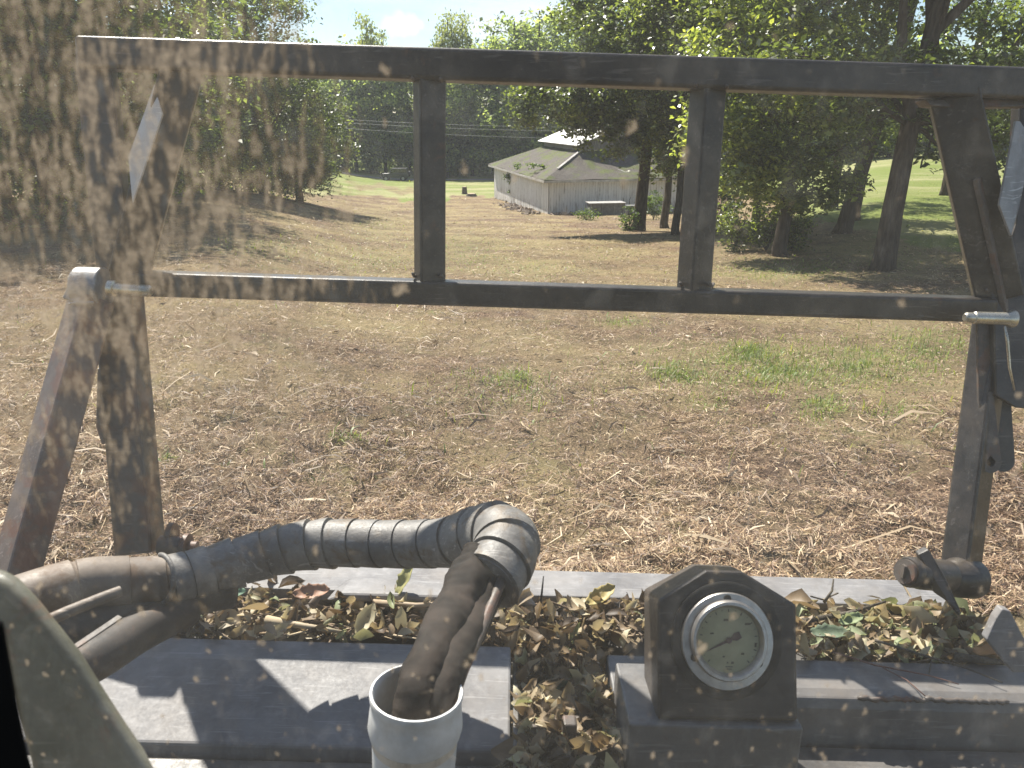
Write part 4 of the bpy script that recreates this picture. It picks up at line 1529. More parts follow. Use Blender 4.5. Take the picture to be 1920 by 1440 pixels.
def lobe(px, py, d, wpx, hpx, name, parent, mat, hole=True, top_w=0.35):
    """hanging ear plate: narrow at the top, rounded at the bottom, with a pin hole"""
    pts = []
    r = wpx / 2
    cyy = py + hpx - r
    n = 14
    for i in range(n + 1):
        a = -0.15 + (math.pi + 0.3) * i / n
        pts.append((px + r * math.cos(a), cyy + r * math.sin(a)))
    pts.append((px - r * top_w, py))
    pts.append((px + r * top_w, py))
    front = [P(x, y, d) for x, y in pts]
    back = [p + mY * .016 for p in front]
    m_ = MB()
    if not hole:
        m_.loft([front, back])
    else:
        k = len(pts)
        hc = (px, cyy - 2)
        hr = r * .42
        ring = []
        for (x, y) in pts:
            a = math.atan2(y - hc[1], x - hc[0])
            ring.append((hc[0] + hr * math.cos(a), hc[1] + hr * 1.25 * math.sin(a)))
        hf = [P(x, y, d) for x, y in ring]
        hb = [p + mY * .016 for p in hf]
        m_.add(front + hf, [(i, (i + 1) % k, k + (i + 1) % k, k + i) for i in range(k)])
        m_.add(back + hb, [(i, k + i, k + (i + 1) % k, (i + 1) % k) for i in range(k)])
        m_.add(front + back, [(i, k + i, k + (i + 1) % k, (i + 1) % k) for i in range(k)])
        m_.add(hf + hb, [(i, (i + 1) % k, k + (i + 1) % k, k + i) for i in range(k)])
    return m_.build(name, mat, parent)


lobe(1882, 735, 1.84, 42, 150, 'pin_ear', mul, M['bar'], False, .6)
lobe(1858, 735, 1.79, 40, 152, 'pin_ear', mul, M['bar_rust'], True, .2)
plate([(182, 690), (207, 700), (214, 830), (190, 834), (179, 800)], 1.84, .03, 'leg_tab', M['bar_rust'], mul)

# link arm (left)
la = MB()
la.beam(P(172, 560, 1.74), P(22, 1100, 1.62), .078, .070, mY, 0.62)
arm = la.build('link_arm', M['arm'], mul, bevel=.006)
arm['label'] = 'rusty left link arm'
kn = MB()
kc = P(172, 540, 1.74)
kn.tube([kc - mX * .030, kc + mX * .030], .047, 28)
kn.beam(kc, P(156, 574, 1.735), .058, .07, mY, 0.3)
kn.build('knuckle', M['bare'], arm, smooth='auto', bevel=.003)
wl_ = MB()
wl_.tube([P(130, 570, 1.70), P(146, 567, 1.69), P(160, 568, 1.685), P(176, 567, 1.69)], .0035, 6)
wl_.build('weld', M['bare'], arm)
pn = MB()
pc0, pc1 = P(205, 540, 1.70), P(284, 546, 1.70)
pa = (pc1 - pc0).normalized()
pn.lathe(pc0, pa, [(.002, -.0), (.018, 0), (.018, .012), (.013, .014), (.013, (pc1 - pc0).length - .006), (.009, (pc1 - pc0).length), (.001, (pc1 - pc0).length)], 20)
p2 = MB()
p2.tube([P(130, 524, 1.72), P(152, 522, 1.72)], .008, 12)
p2.build('pin_end', M['pin'], mul, smooth='auto')
pn.build('hinge_pin', M['pin'], mul, smooth='auto')['label'] = 'steel hinge pin through the left knuckle'
pn = MB()
pc0, pc1 = P(1901, 598, 1.70), P(1808, 595, 1.70)
pa = (pc1 - pc0).normalized()
L_ = (pc1 - pc0).length
pn.lathe(pc0, pa, [(.001, 0), (.019, 0), (.020, .006), (.014, .018), (.0135, L_ * .8), (.0115, L_ * .82), (.0115, L_ * .96), (.008, L_), (.001, L_)], 24)
pn.build('hinge_pin', M['pin'], mul, smooth='auto')['label'] = 'brass coloured hinge pin at the right end of the lower bar'

wc = MB()
wc.tube([P(1884, 612, 1.69), P(1889, 640, 1.695), P(1893, 690, 1.70), P(1902, 732, 1.71)], [.003, .0035, .003, .002], 8)
wc.build('clip_wire', M['pin'], mul, smooth=True)
# right foot hub
hb_ = MB()
h0, h1 = P(1700, 1072, 1.70), P(1822, 1085, 1.80)
ha = (h1 - h0).normalized()
HL = (h1 - h0).length
hb_.lathe(h0, ha, [(.001, 0), (.030, 0), (.034, .006), (.034, .02), (.030, .024), (.036, .04), (.036, HL * .6), (.030, HL * .62), (.046, HL * .75), (.046, HL), (.001, HL)], 28)
hub = hb_.build('pivot_hub', M['bar'], mul, smooth='auto')
cp = MB()
cp.disc(h0 - ha * .004, ha, .027, .008, 24)
cp.box(h0 - ha * .010, .010, .030, .012, (ha, mZ, mY))
cp.build('hub_cap', M['bar_rust'], hub, smooth='auto')
plate([(1722, 1040), (1742, 1030), (1772, 1080), (1802, 1145), (1800, 1158), (1776, 1128), (1752, 1112)], [1.70, 1.70, 1.68, 1.66, 1.66, 1.67, 1.69], .018, 'lock_plate', M['bar'], mul, .003)
lo_ = MB()
h0, h1 = P(300, 1022, 1.76), P(362, 1026, 1.76)
ha = (h1 - h0).normalized()
lo_.lathe(h0, ha, [(.001, 0), (.022, 0), (.022, .05), (.030, .055), (.030, .065), (.014, .066), (.014, .085), (.001, .085)], 20)
lo_.disc(P(322, 1003, 1.78), mX, .028, .012, 20)
lo_.build('foot_bolt', M['bar_rust'], mul, smooth='auto')


# deck ---------------------------------------------------------------------
def mprof(prof, x0, x1, name, mat, parent, bevel=.004, x0b=None, x1b=None, n=1):
    """extrude a (y,z) machine profile from x0 to x1"""
    m_ = MB()
    lps = []
    for i in range(n + 1):
        x = x0 + (x1 - x0) * i / n
        lps.append([MW(x, y, z) for y, z in prof])
    m_.loft(lps)
    return m_.build(name, mat, parent, bevel=bevel)


def mxyz(px, py, zm):
    q = PM(px, py, zm) - CAM
    return q.dot(mX), q.dot(mY), q.dot(mZ)


ZD = -0.93
xl, yfar, _ = mxyz(300, 1052, ZD)
xr, yfr, _ = mxyz(1722, 1088, ZD)
_, ynear, _ = mxyz(1000, 1116, ZD)
yfar = (mxyz(1000, 1068, ZD)[1])
mprof([(yfar, ZD), (ynear, ZD), (ynear - .004, ZD - .15), (yfar, ZD - .15)], mxyz(250, 1065, ZD)[0], mxyz(1735, 1085, ZD)[0], 'rear_beam', M['deck'], mul)['label'] = 'far grey cross beam'
# raised hatch on the beam under the hose
hx0, hx1 = mxyz(640, 1090, ZD)[0], mxyz(985, 1090, ZD)[0]
m_ = MB()
y0_, y1_ = mxyz(800, 1084, ZD + .02)[1], mxyz(800, 1120, ZD + .02)[1]
m_.loft([[MW(hx0, y0_, ZD + .002), MW(hx1, y0_, ZD + .002), MW(hx1 + .03, y1_, ZD + .002), MW(hx0 - .02, y1_, ZD + .002)],
         [MW(hx0 + .03, y0_ - .005, ZD + .022), MW(hx1 - .03, y0_ - .005, ZD + .022), MW(hx1 - .01, y1_ + .005, ZD + .022), MW(hx0 + .02, y1_ + .005, ZD + .022)]])
m_.build('hatch', M['deck'], mul, bevel=.008, seg=3)
# trough floor
yn0 = mxyz(600, 1200, ZD)[1]
TF = mxyz(1500, 1234, ZD)[1]
mprof([(ynear - .003, ZD - .085), (TF - .004, ZD - .085), (TF - .004, ZD - .13), (ynear - .003, ZD - .13)], mxyz(-200, 1100, ZD)[0], mxyz(2100, 1100, ZD)[0], 'trough_floor', M['deck_dark'], mul, 0)
mprof([(TF - .006, ZD - .09), (0.75, ZD - .11), (0.75, ZD - .14), (TF - .006, ZD - .14)], mxyz(950, 1240, ZD)[0], mxyz(1160, 1240, ZD)[0] + .02, 'channel_floor', M['deck_dark'], mul, 0)
# near beams
a0 = mxyz(600, 1202, ZD)[1]
a1 = mxyz(600, 1241, ZD)[1]
a2 = mxyz(600, 1400, ZD - .055)[1]
XL0 = mxyz(60, 1240, ZD)[0]
XL1 = mxyz(958, 1235, ZD)[0]
lbm = mprof([(a0, ZD), (a1, ZD), (a2, ZD - .055), (a2 - .006, ZD - .25), (a0, ZD - .25)], XL0, XL1, 'front_plate', M['deck'], mul, .005)
lbm['label'] = 'light grey bent plate left of the leaf-filled gap'
lbm['kind'] = 'thing'
c0 = mxyz(1500, 1236, ZD)[1]
c1 = mxyz(1500, 1308, ZD - .012)[1]
c2 = mxyz(1500, 1330, ZD - .03)[1]
XR0 = mxyz(1150, 1290, ZD)[0]
XR1 = mxyz(2150, 1290, ZD)[0]
mprof([(c0, ZD), (c1 + .02, ZD - .004), (c1, ZD - .012), (c2 + .004, ZD - .03), (c2 - .004, ZD - .30), (c0, ZD - .30)], XR0, XR1, 'front_plate', M['deck_mid'], mul, .004)['label'] = 'dark scratched plate right of the gap'
# weld seam along the right plate's edge
wb = MB()
pts = []
x = mxyz(1610, 1300, ZD)[0]
while x < XR1 - .3:
    pts.append(MW(x, c1 - .001 + random.uniform(-.003, .003), ZD - .009 + random.uniform(-.002, .002)))
    x += .006
wb.tube(pts, [.0035 + .002 * abs(math.sin(i * .9)) for i in range(len(pts))], 6)
wb.build('weld_seam', M['bar_rust'], mul, smooth=True)
# lower front lip left, gap side tab
mprof([(a2 - .012, ZD - .075), (a2 - .20, ZD - .10), (a2 - .20, ZD - .2), (a2 - .012, ZD - .2)], XL0, XL1 + .01, 'lower_step', M['deck_dark'], mul, .004)
tb = MB()
tbx = mxyz(1067, 1400, ZD - .04)
tb.loft([[MW(tbx[0] + a_, tbx[1] + b_, z_) for a_, b_ in ((-.013, 0), (.013, 0), (.013, .03), (-.013, .03))] for z_ in (ZD - .12, ZD + .005)])
tb.build('lifting_tab', M['bar_rust'], mul, bevel=.005, seg=3)
# side panels of the gap
for xx in (XL1 + .004, XR0 - .018):
    s_ = MB()
    s_.box(MW(xx + .006, 1.15, ZD - .12), .010, .55, .18, (mX, mY, mZ))
    s_.build('gap_side', M['deck_dark'], mul, bevel=.002)
# ear at right edge
plate([(1868, 1160), (1880, 1142), (1895, 1146), (1925, 1205), (1960, 1260), (1900, 1262), (1850, 1200)], [1.5] * 7, .02, 'lift_ear', M['deck'], mul)
# head body below deck down to the ground
mprof([(yfar + .02, ZD - .152), (yfar + .10, ZD - .60), (yfar - .15, -1.74), (0.9, -1.74), (0.80, ZD - .26), (yfar - .3, ZD - .152)], mxyz(250, 1065, ZD)[0] - .05, mxyz(1735, 1085, ZD)[0] + .05, 'head_body', M['deck_dark'], mul, .01)


# gauge housing ---------------------------------------------------------------
def gauge():
    fd = {'t': 1.350, 'b': 1.325}
    fpx = [(1234, 1126), (1324, 1069), (1391, 1071), (1493, 1134), (1496, 1353), (1234, 1349)]
    ymin, ymax = 1069, 1353

    def dep(y):
        return fd['t'] + (fd['b'] - fd['t']) * (y - ymin) / (ymax - ymin)
    front = [P(x, y, dep(y)) for x, y in fpx]
    bpx = [(1207, 1104), (1296, 1057), (1366, 1060), (1466, 1118), (1466, 1335), (1207, 1330)]
    back = [P(x, y, dep(y) + .12) for x, y in bpx]
    m_ = MB()
    m_.loft([back, front])
    hs = m_.build('gauge_housing', M['housing'], mul, bevel=.006, seg=3)
    hs['label'] = 'black housing around the round pressure gauge'
    cx_, cy_ = 1361, 1200
    o = P(cx_, cy_, dep(cy_))
    ex = (P(1470, cy_ + 3, dep(cy_)) - P(1250, cy_ - 3, dep(cy_))).normalized()
    ey = (P(cx_, 1100, dep(1100)) - P(cx_, 1320, dep(1320)))
    ey = (ey - ex * ex.dot(ey)).normalized()
    n = ex.cross(ey)
    if n.dot(CAM - o) < 0:
        n = -n
    px = dep(cy_) / FPX
    ky = 1.04

    def L(a, b, c):
        return o + ex * a * px + ey * b * px * ky + n * c

    def ring(prof, name, mat, parent, seg=56, smooth='auto', off=(0, 0)):
        m2 = MB()
        lps = [[L(off[0] + r * math.cos(k * 2 * math.pi / seg), off[1] + r * math.sin(k * 2 * math.pi / seg), c) for k in range(seg)] for r, c in prof]
        m2.loft(lps, cap=True)
        return m2.build(name, mat, parent, smooth=smooth)
    # raised black boss
    ring([(104, -.002), (104, .004), (100, .006), (88, .006), (86, .003)], 'boss', M['rubber'], hs)
    g_ = ring([(86, .0035), (86, .010), (84, .0125), (66, .0125), (64, .010), (62, .009)], 'pressure_gauge', M['chrome'], hs)
    # bezel torus
    m2 = MB()
    lps = []
    seg = 64
    for (r, c) in ((71, .011), (71, .020), (68, .025), (63, .025), (58.5, .019), (57, .0135)):
        lps.append([L(1 + r * math.cos(k * 2 * math.pi / seg), 3 + r * math.sin(k * 2 * math.pi / seg), c) for k in range(seg)])
    m2.loft(lps, cap=False)
    m2.build('bezel', M['chrome'], g_, smooth='auto')
    ring([(58, .012), (58, .0135)], 'dial', M['dial'], g_, off=(1, 3))
    # needle
    nd = MB()
    a = Vector((-43, -21))
    d_ = a.normalized()
    s_ = Vector((-d_.y, d_.x))

    def N2(v, c):
        return L(v.x + 1, v.y + 3, c)
    prof = [a * 1.0, a * .3 + s_ * 2, -d_ * 6 + s_ * 2.5, -d_ * 14 + s_ * 7, -d_ * 24 + s_ * 6, -d_ * 24 - s_ * 6, -d_ * 14 - s_ * 7, -d_ * 6 - s_ * 2.5, a * .3 - s_ * 2]
    nd.loft([[N2(Vector(p), .0148) for p in prof], [N2(Vector(p), .0155) for p in prof]])
    lp = [[N2(Vector((5.5 * math.cos(k * .5236), 5.5 * math.sin(k * .5236))), c) for k in range(12)] for c in (.0145, .017)]
    nd.loft(lp)
    nd.build('needle', M['ink'], g_)
    tk = MB()
    for k in range(21):
        an = R(225 - k * 13.5)
        r0, r1, w_ = (49, 54, .9) if k % 2 == 0 else (51.5, 54, .5)
        c_, s2 = math.cos(an), math.sin(an)
        q = [(r0 * c_ - w_ * s2, r0 * s2 + w_ * c_), (r1 * c_ - w_ * s2, r1 * s2 + w_ * c_), (r1 * c_ + w_ * s2, r1 * s2 - w_ * c_), (r0 * c_ + w_ * s2, r0 * s2 - w_ * c_)]
        tk.loft([[L(1 + x, 3 + y, .0137) for x, y in q], [L(1 + x, 3 + y, .0140) for x, y in q]])
    # worn, unreadable figures: small ink blots
    for (x, y, w_, h_) in ((-30, 14, 7, 3), (-4, 38, 9, 4), (36, 32, 10, 4), (51, -4, 4, 8), (27, -20, 6, 4), (-8, -26, 4, 3), (-1, -36, 3, 3), (8, -36, 5, 4), (2, -43, 14, 1.6), (2, -47, 10, 1.4)):
        q = [(x - w_ / 2, y - h_ / 2), (x + w_ / 2, y - h_ / 2.4), (x + w_ / 2.2, y + h_ / 2), (x - w_ / 2.2, y + h_ / 2.2)]
        tk.loft([[L(x2, y2, .0137) for x2, y2 in q], [L(x2, y2, .0140) for x2, y2 in q]])
    tk.build('dial_marks', plain('faded_ink', (.07, .06, .04), (.11, .10, .06), 30, .6), g_)
    for (sx, sy) in ((-1, 84), (-69, -32), (64, -40)):
        m2 = MB()
        m2.loft([[L(sx * .9 + 7 * math.cos(k * .5236), sy * .9 + 7 * math.sin(k * .5236), c) for k in range(12)] for c in (.0122, .0150)])
        m2.build('screw', M['rubber'], g_, bevel=.001)
    return hs


gauge()

# pedestal the housing stands on
qh = P(1361, 1355, 1.325) - CAM
mprof([(qh.dot(mY) - .008, qh.dot(mZ) - .002), (qh.dot(mY) + .17, qh.dot(mZ) - .002), (qh.dot(mY) + .17, -1.3), (qh.dot(mY) - .008, -1.3)], XR0 + .003, (P(1505, 1355, 1.325) - CAM).dot(mX), 'pedestal', M['deck_mid'], mul, .004)
mprof([(c2 - .010, ZD - .105), (c2 - .20, ZD - .12), (c2 - .20, ZD - .22), (c2 - .010, ZD - .22)], XR0, XR1, 'lower_step', M['deck_dark'], mul, .004)


# ------------------------------------------------------------------ hoses
def catmull(pts, n=12):
    out = []
    P_ = [pts[0]] + list(pts) + [pts[-1]]
    for i in range(1, len(P_) - 2):
        for j in range(n):
            t = j / n
            out.append([0.5 * ((2 * P_[i][k]) + (-P_[i - 1][k] + P_[i + 1][k]) * t + (2 * P_[i - 1][k] - 5 * P_[i][k] + 4 * P_[i + 1][k] - P_[i + 2][k]) * t * t + (-P_[i - 1][k] + 3 * P_[i][k] - 3 * P_[i + 1][k] + P_[i + 2][k]) * t ** 3) for k in range(len(pts[0]))])
    out.append(list(pts[-1]))
    return out


hose = empty('hydraulic_hose', MW(-.35, 1.45, -.95), 'thick grey spiral-wrapped hydraulic hose bending down into the white plastic cup', 'hose')


def banded(ctrl, name, mat, parent, band=(.03, .045), step=.05, n=26, per=26, slant=.28):
    """ctrl rows: px, py, depth, radius px ; builds overlapping wrap bands"""
    path = catmull(ctrl, per)
    pts = [P(a, b, d) for a, b, d, r in path]
    rad = [r * d / FPX for a, b, d, r in path]
    m_ = MB()
    # resample densely, apply sawtooth on the radius
    S_ = [0]
    for i in range(1, len(pts)):
        S_.append(S_[-1] + (pts[i] - pts[i - 1]).length)
    Ltot = S_[-1]
    s = 0
    outp, outr = [], []
    nb = s + random.uniform(*band)
    b0_, amp, base_ = 0, step, 1.0
    import bisect

    def at(s_):
        i = min(max(bisect.bisect_left(S_, s_), 1), len(S_) - 1)
        t = (s_ - S_[i - 1]) / max(1e-9, S_[i] - S_[i - 1])
        return pts[i - 1].lerp(pts[i], t), rad[i - 1] + (rad[i] - rad[i - 1]) * t
    while s < Ltot:
        e = min(nb, Ltot)
        k = 6
        lift_ = random.uniform(.2, 1.0)
        for j in range(k):
            t = j / (k - 1)
            q, r = at(s + (e - s) * min(.999, t * .98))
            outp.append(q)
            outr.append(r * (.97 + amp * lift_ * t))
        q, r = at(e)
        outp.append(q)
        outr.append(r * .92)
        q, r = at(e + .0022)
        outp.append(q)
        outr.append(r * .91)
        s = e + .0028
        nb = s + random.uniform(*band)
    loops, prev = [], None
    for i, p in enumerate(outp):
        t = (outp[min(i + 3, len(outp) - 1)] - outp[max(i - 3, 0)]).normalized()
        a = (prev - t * prev.dot(t)).normalized() if prev is not None else mZ.cross(t).normalized()
        prev = a
        b2 = t.cross(a)
        loops.append([p + (a * math.cos(k * 2 * math.pi / n) + b2 * math.sin(k * 2 * math.pi / n)) * outr[i] + t * (slant * outr[i] * math.cos(k * 2 * math.pi / n + .8)) for k in range(n)])
    m_.loft(loops)
    return m_.build(name, mat, parent, smooth='auto')


banded([(-60, 1165, 1.18, 54), (60, 1122, 1.22, 52), (160, 1096, 1.28, 50), (250, 1092, 1.33, 48), (330, 1086, 1.37, 46)], 'spiral_wrap', M['wrap_brown'], hose, (.05, .10), .09)
banded([(318, 1088, 1.36, 49), (400, 1068, 1.42, 46), (480, 1044, 1.47, 45), (560, 1024, 1.50, 45), (640, 1018, 1.51, 45), (740, 1020, 1.50, 45), (830, 1018, 1.47, 46), (885, 1008, 1.44, 49)],
       'spiral_wrap', M['wrap'], hose, (.034, .060), .12)
banded([(862, 1012, 1.45, 50), (905, 1002, 1.42, 56), (940, 1004, 1.385, 61), (950, 1028, 1.35, 62), (935, 1062, 1.315, 61), (918, 1090, 1.29, 60)], 'elbow_cuff', M['wrap'], hose, (.034, .05), .09, 36, slant=.12)
# open end lip of brown wrap
lp = MB()
cc = [P(300 + 26 * math.sin(t) * 1.0, 1086 - 46 * math.cos(t), 1.33 - .03 * math.sin(t)) for t in [i * math.pi * .95 / 16 for i in range(17)]]
lp.tube(cc, .0045, 6)
lp.build('wrap_lip', M['wrap'], hose, smooth=True)


def sleeve(ctrl, name, mat, parent, wob=.06, n=30, per=14, squash=1.0):
    path = catmull(ctrl, per)
    pts = [P(a, b, d) for a, b, d, r in path]
    m_ = MB()
    loops = []
    prev = None
    for i, p in enumerate(pts):
        t = (pts[min(i + 1, len(pts) - 1)] - pts[max(i - 1, 0)]).normalized()
        a = (prev - t * prev.dot(t)).normalized() if prev is not None else t.orthogonal().normalized()
        prev = a
        b = t.cross(a)
        r0 = path[i][3] * path[i][2] / FPX
        lp_ = []
        for k in range(n):
            th = k * 2 * math.pi / n
            q = Vector((math.cos(th) * 1.1, math.sin(th) * 1.1, i * .075 + .5 * math.cos(th)))
            r = r0 * (1 + wob * 1.5 * mn.noise(q) + wob * .45 * (.5 - abs(mn.noise(q * 2.3)) * 2))
            r *= 1 + wob * .55 * mn.noise(Vector((math.cos(th) * .8 + 5, math.sin(th) * .8, i * .33 + .8 * math.sin(th))))
            lp_.append(p + (a * math.cos(th) + b * math.sin(th)) * r)
        loops.append(lp_)
    m_.loft(loops)
    return m_.build(name, mat, parent, smooth=True)


sleeve([(905, 1050, 1.32, 44), (880, 1090, 1.28, 44), (858, 1140, 1.22, 44), (830, 1190, 1.13, 44), (803, 1245, 1.035, 43), (784, 1295, .995, 41), (772, 1345, .985, 38), (764, 1400, .98, 36)], 'woven_sleeve', M['sleeve'], hose, .10)
sleeve([(935, 1056, 1.33, 36), (915, 1100, 1.29, 36), (892, 1150, 1.23, 35), (868, 1200, 1.14, 36), (843, 1250, 1.045, 36), (824, 1298, 1.0, 34), (812, 1345, .988, 31), (802, 1400, .98, 30)], 'woven_sleeve', M['sleeve'], hose, .07)
pp = MB()
pp.tube([P(942, 1085, 1.27), P(925, 1125, 1.24), P(898, 1190, 1.15), P(868, 1255, 1.045), P(848, 1310, 1.0), P(840, 1345, .985)], [.0085] * 6, 12)
pp.build('drain_tube', M['bar_rust'], hose, smooth=True)

# lower left hoses and rods
for (ctrl, rr, mat, lb, nm) in [([(-60, 1240, 1.16, 1), (80, 1200, 1.22, 1), (200, 1160, 1.3, 1), (330, 1120, 1.38, 1), (430, 1100, 1.45, 1)], .040, 'hose', 'dark brown hose running just under the wrapped hose', 'hydraulic_hose'),
                                ([(60, 1290, 1.12, 1), (170, 1240, 1.18, 1), (260, 1185, 1.28, 1), (350, 1140, 1.38, 1)], .034, 'hose', 'lowest muddy hose beside the green-grey plate', 'hydraulic_hose')]:
    mb = MB()
    path = catmull(ctrl, 10)
    mb.tube([P(a, b, d) for a, b, d, r in path], rr, 20)
    tag(mb.build(nm, M[mat], smooth=True), lb, 'hose', 'hoses at the left of the deck')
mb = MB()
mb.tube([P(70, 1172, 1.08), P(130, 1146, 1.10), P(190, 1122, 1.13), P(226, 1108, 1.15)], [.0085, .0085, .0085, .008], 14)
tag(mb.build('steel_rod', M['wrap_brown'], smooth='auto'), 'short rusty round rod lying against the brown hoses', 'rod')
mb = MB()
mb.beam(P(128, 1222, 1.10), P(226, 1156, 1.16), .012, .003, mZ)
tag(mb.build('rusty_strip', M['bar_rust'], bevel=.001), 'flat rusty strip below the round rod', 'strip')


# ------------------------------------------------------------------ white cup
def cup():
    c = P(781, 1300, .99)
    ax = (mZ + mX * 0.03).normalized()
    r = 88 * .985 / FPX
    root = empty('plastic_cup', c - ax * .26, 'white plastic cup with thick rim holding the end of the hose', 'cup')
    m_ = MB()
    m_.lathe(c, ax, [(r * .86, -.19), (r * .93, -.058), (r * .985, -.056), (r * 1.02, -.046), (r * .985, -.022), (r * .965, -.012), (r * .99, -.006), (r, -.001), (r * .985, .0035), (r * .945, .004), (r * .905, 0), (r * .89, -.006), (r * .88, -.05), (r * .80, -.19)], 64, True)
    m_.build('rim', M['bucket'], root, smooth='auto')
    m_ = MB()
    m_.lathe(c, ax, [(r * .60, -.26), (r * .80, -.26), (r * .905, -.075), (r * .93, -.070), (r * .94, -.06), (r * .70, -.055)], 64)
    m_.build('body', M['bucket_low'], root, smooth='auto')


cup()


# ------------------------------------------------------------------ leaves and sticks on the deck
def curled_leaves(centres, size, rot_flat=0.9):
    """(N,3) -> curled leaf laminae of 5x3 vertices"""
    n = len(centres)
    U = np.array([-1, -.55, 0, .5, 1.0])
    Wd = np.array([.10, .78, 1.0, .72, .04])
    Vv = np.array([-1, 0, 1.0])
    s = size * rng.lognormal(0, .35, n)
    asp = rng.uniform(.28, .5, n)
    c1 = rng.normal(0, 1.3, n)     # curl along
    c2 = rng.normal(.7, 1.2, n)    # cup across
    tw = rng.normal(0, .6, n)
    pts = np.zeros((n, 15, 3))
    for i, u_ in enumerate(U):
        for j, v_ in enumerate(Vv):
            k = i * 3 + j
            y = v_ * Wd[i] * asp
            ang = tw * u_
            x = u_ * (1 - .15 * np.abs(c1))
            z = c1 * (u_ ** 2) * .35 + c2 * (v_ * Wd[i]) ** 2 * .28 + rng.normal(0, .07, n)
            yy = y * np.cos(ang) - z * np.sin(ang) * .4
            zz = z + y * np.sin(ang)
            pts[:, k, 0] = x * s * .5
            pts[:, k, 1] = yy * s * .5
            pts[:, k, 2] = zz * s * .5
    az = rng.uniform(0, 2 * math.pi, n)
    tx = rng.normal(0, rot_flat, n)
    ty = rng.normal(0, rot_flat * .7, n)
    ca, sa = np.cos(az), np.sin(az)
    cx_, sx_ = np.cos(tx), np.sin(tx)
    cy_, sy_ = np.cos(ty), np.sin(ty)
    x, y, z = pts[..., 0], pts[..., 1], pts[..., 2]
    y, z = y * cx_[:, None] - z * sx_[:, None], y * sx_[:, None] + z * cx_[:, None]
    x, z = x * cy_[:, None] + z * sy_[:, None], -x * sy_[:, None] + z * cy_[:, None]
    x, y = x * ca[:, None] - y * sa[:, None], x * sa[:, None] + y * ca[:, None]
    return np.stack([x, y, z], -1) + centres[:, None, :]


F15 = [[i * 3 + j, i * 3 + j + 1, (i + 1) * 3 + j + 1, (i + 1) * 3 + j] for i in range(4) for j in range(2)]


def deck_spots(n, poly, z0, z1, pw=1.0):
    xs = [p[0] for p in poly]
    ys = [p[1] for p in poly]
    out_ = []
    while len(out_) < n:
        x = random.uniform(min(xs), max(xs))
        y = random.uniform(min(ys), max(ys))
        if inpoly(np.array([x]), np.array([y]), poly)[0]:
            z = z0 + (z1 - z0) * random.random() ** pw
            out_.append(PM(x, y, z))
    return np.array([tuple(p) for p in out_])


TR1 = [(330, 1130), (520, 1092), (640, 1112), (940, 1112), (1010, 1125), (1215, 1105), (1215, 1195), (960, 1200), (600, 1192), (300, 1188)]
TR2 = [(1480, 1118), (1560, 1130), (1700, 1130), (1790, 1140), (1860, 1170), (1900, 1215), (1990, 1250), (1990, 1240), (1500, 1222)]
TR3 = [(968, 1195), (1105, 1195), (1145, 1235), (1158, 1480), (972, 1480)]
C1 = deck_spots(850, TR1, ZD - .07, ZD + .018)
C2 = deck_spots(760, TR2, ZD - .07, ZD + .022)
C3 = deck_spots(1100, TR3, ZD - .09, ZD - .015)
CA = np.concatenate([C1, C2, C3])
rn = np.concatenate([np.clip(rng.beta(1.4, 1.8, len(C1)), 0, 1), np.clip(rng.beta(2.0, 1.3, len(C2)), 0, 1), np.clip(rng.beta(1.6, 2.1, len(C3)), 0, 1)])  # sunlit right heap gets paler leaf tones, shaded heaps darker ones
ob = quads_obj('leaf_litter', curled_leaves(CA, .046, .85), M['litter'], rn, faces=F15, smooth=True)
tag(ob, 'yellow, green and brown torn leaves heaped in the trough of the deck', 'leaf litter', kind='stuff')
# crumbs
Cc = np.concatenate([deck_spots(3000, TR1, ZD - .09, ZD - .03), deck_spots(2200, TR2, ZD - .09, ZD - .03), deck_spots(3000, TR3, ZD - .105, ZD - .07)])
ob = quads_obj('leaf_crumbs', curled_leaves(Cc, .019, .6), M['litter'], rng.beta(1.6, 2.2, len(Cc)), faces=F15)
tag(ob, 'fine leaf crumbs and chaff under the torn leaves on the deck', 'leaf crumbs', kind='stuff')
# splinters
mb = MB()
sp_pts = np.concatenate([deck_spots(330, TR1, ZD - .06, ZD - .005), deck_spots(200, TR2, ZD - .06, ZD - .0), deck_spots(130, TR3, ZD - .09, ZD - .05)])
Vs, rr_ = [], []
for p in sp_pts:
    L_ = random.lognormvariate(-2.75, .5)
    w_ = random.uniform(.0012, .0045)
    a = random.gauss(0, .9)
    e = random.gauss(.06, .28)
    d_ = (mX * math.cos(a) * math.cos(e) + mY * math.sin(a) * math.cos(e) + mZ * math.sin(e)).normalized()
    u_ = d_.orthogonal().normalized()
    v_ = d_.cross(u_)
    p = Vector(p)
    q = []
    for (t, s_) in ((-.5, .8), (.0, 1.0), (.5, .3)):
        cpt = p + d_ * L_ * t + v_ * L_ * .05 * (1 - abs(t) * 2)
        for k in range(4):
            th = k * math.pi / 2
            q.append(cpt + (u_ * math.cos(th) + v_ * math.sin(th)) * w_ * s_)
    Vs.append([tuple(x) for x in q])
    rr_.append(random.random())
FS = []
for j in range(2):
    for k in range(4):
        FS.append([j * 4 + k, j * 4 + (k + 1) % 4, (j + 1) * 4 + (k + 1) % 4, (j + 1) * 4 + k])
ob = quads_obj('wood_splinters', np.array(Vs), M['splinter'], rr_, faces=FS)
tag(ob, 'pale splinters and broken twigs mixed into the leaves on the deck', 'splinters', kind='stuff')

# single twigs that can be told apart
redtwig = plain('red_twig', (0.10, 0.045, 0.03), (0.22, 0.12, 0.09), 30, .6)


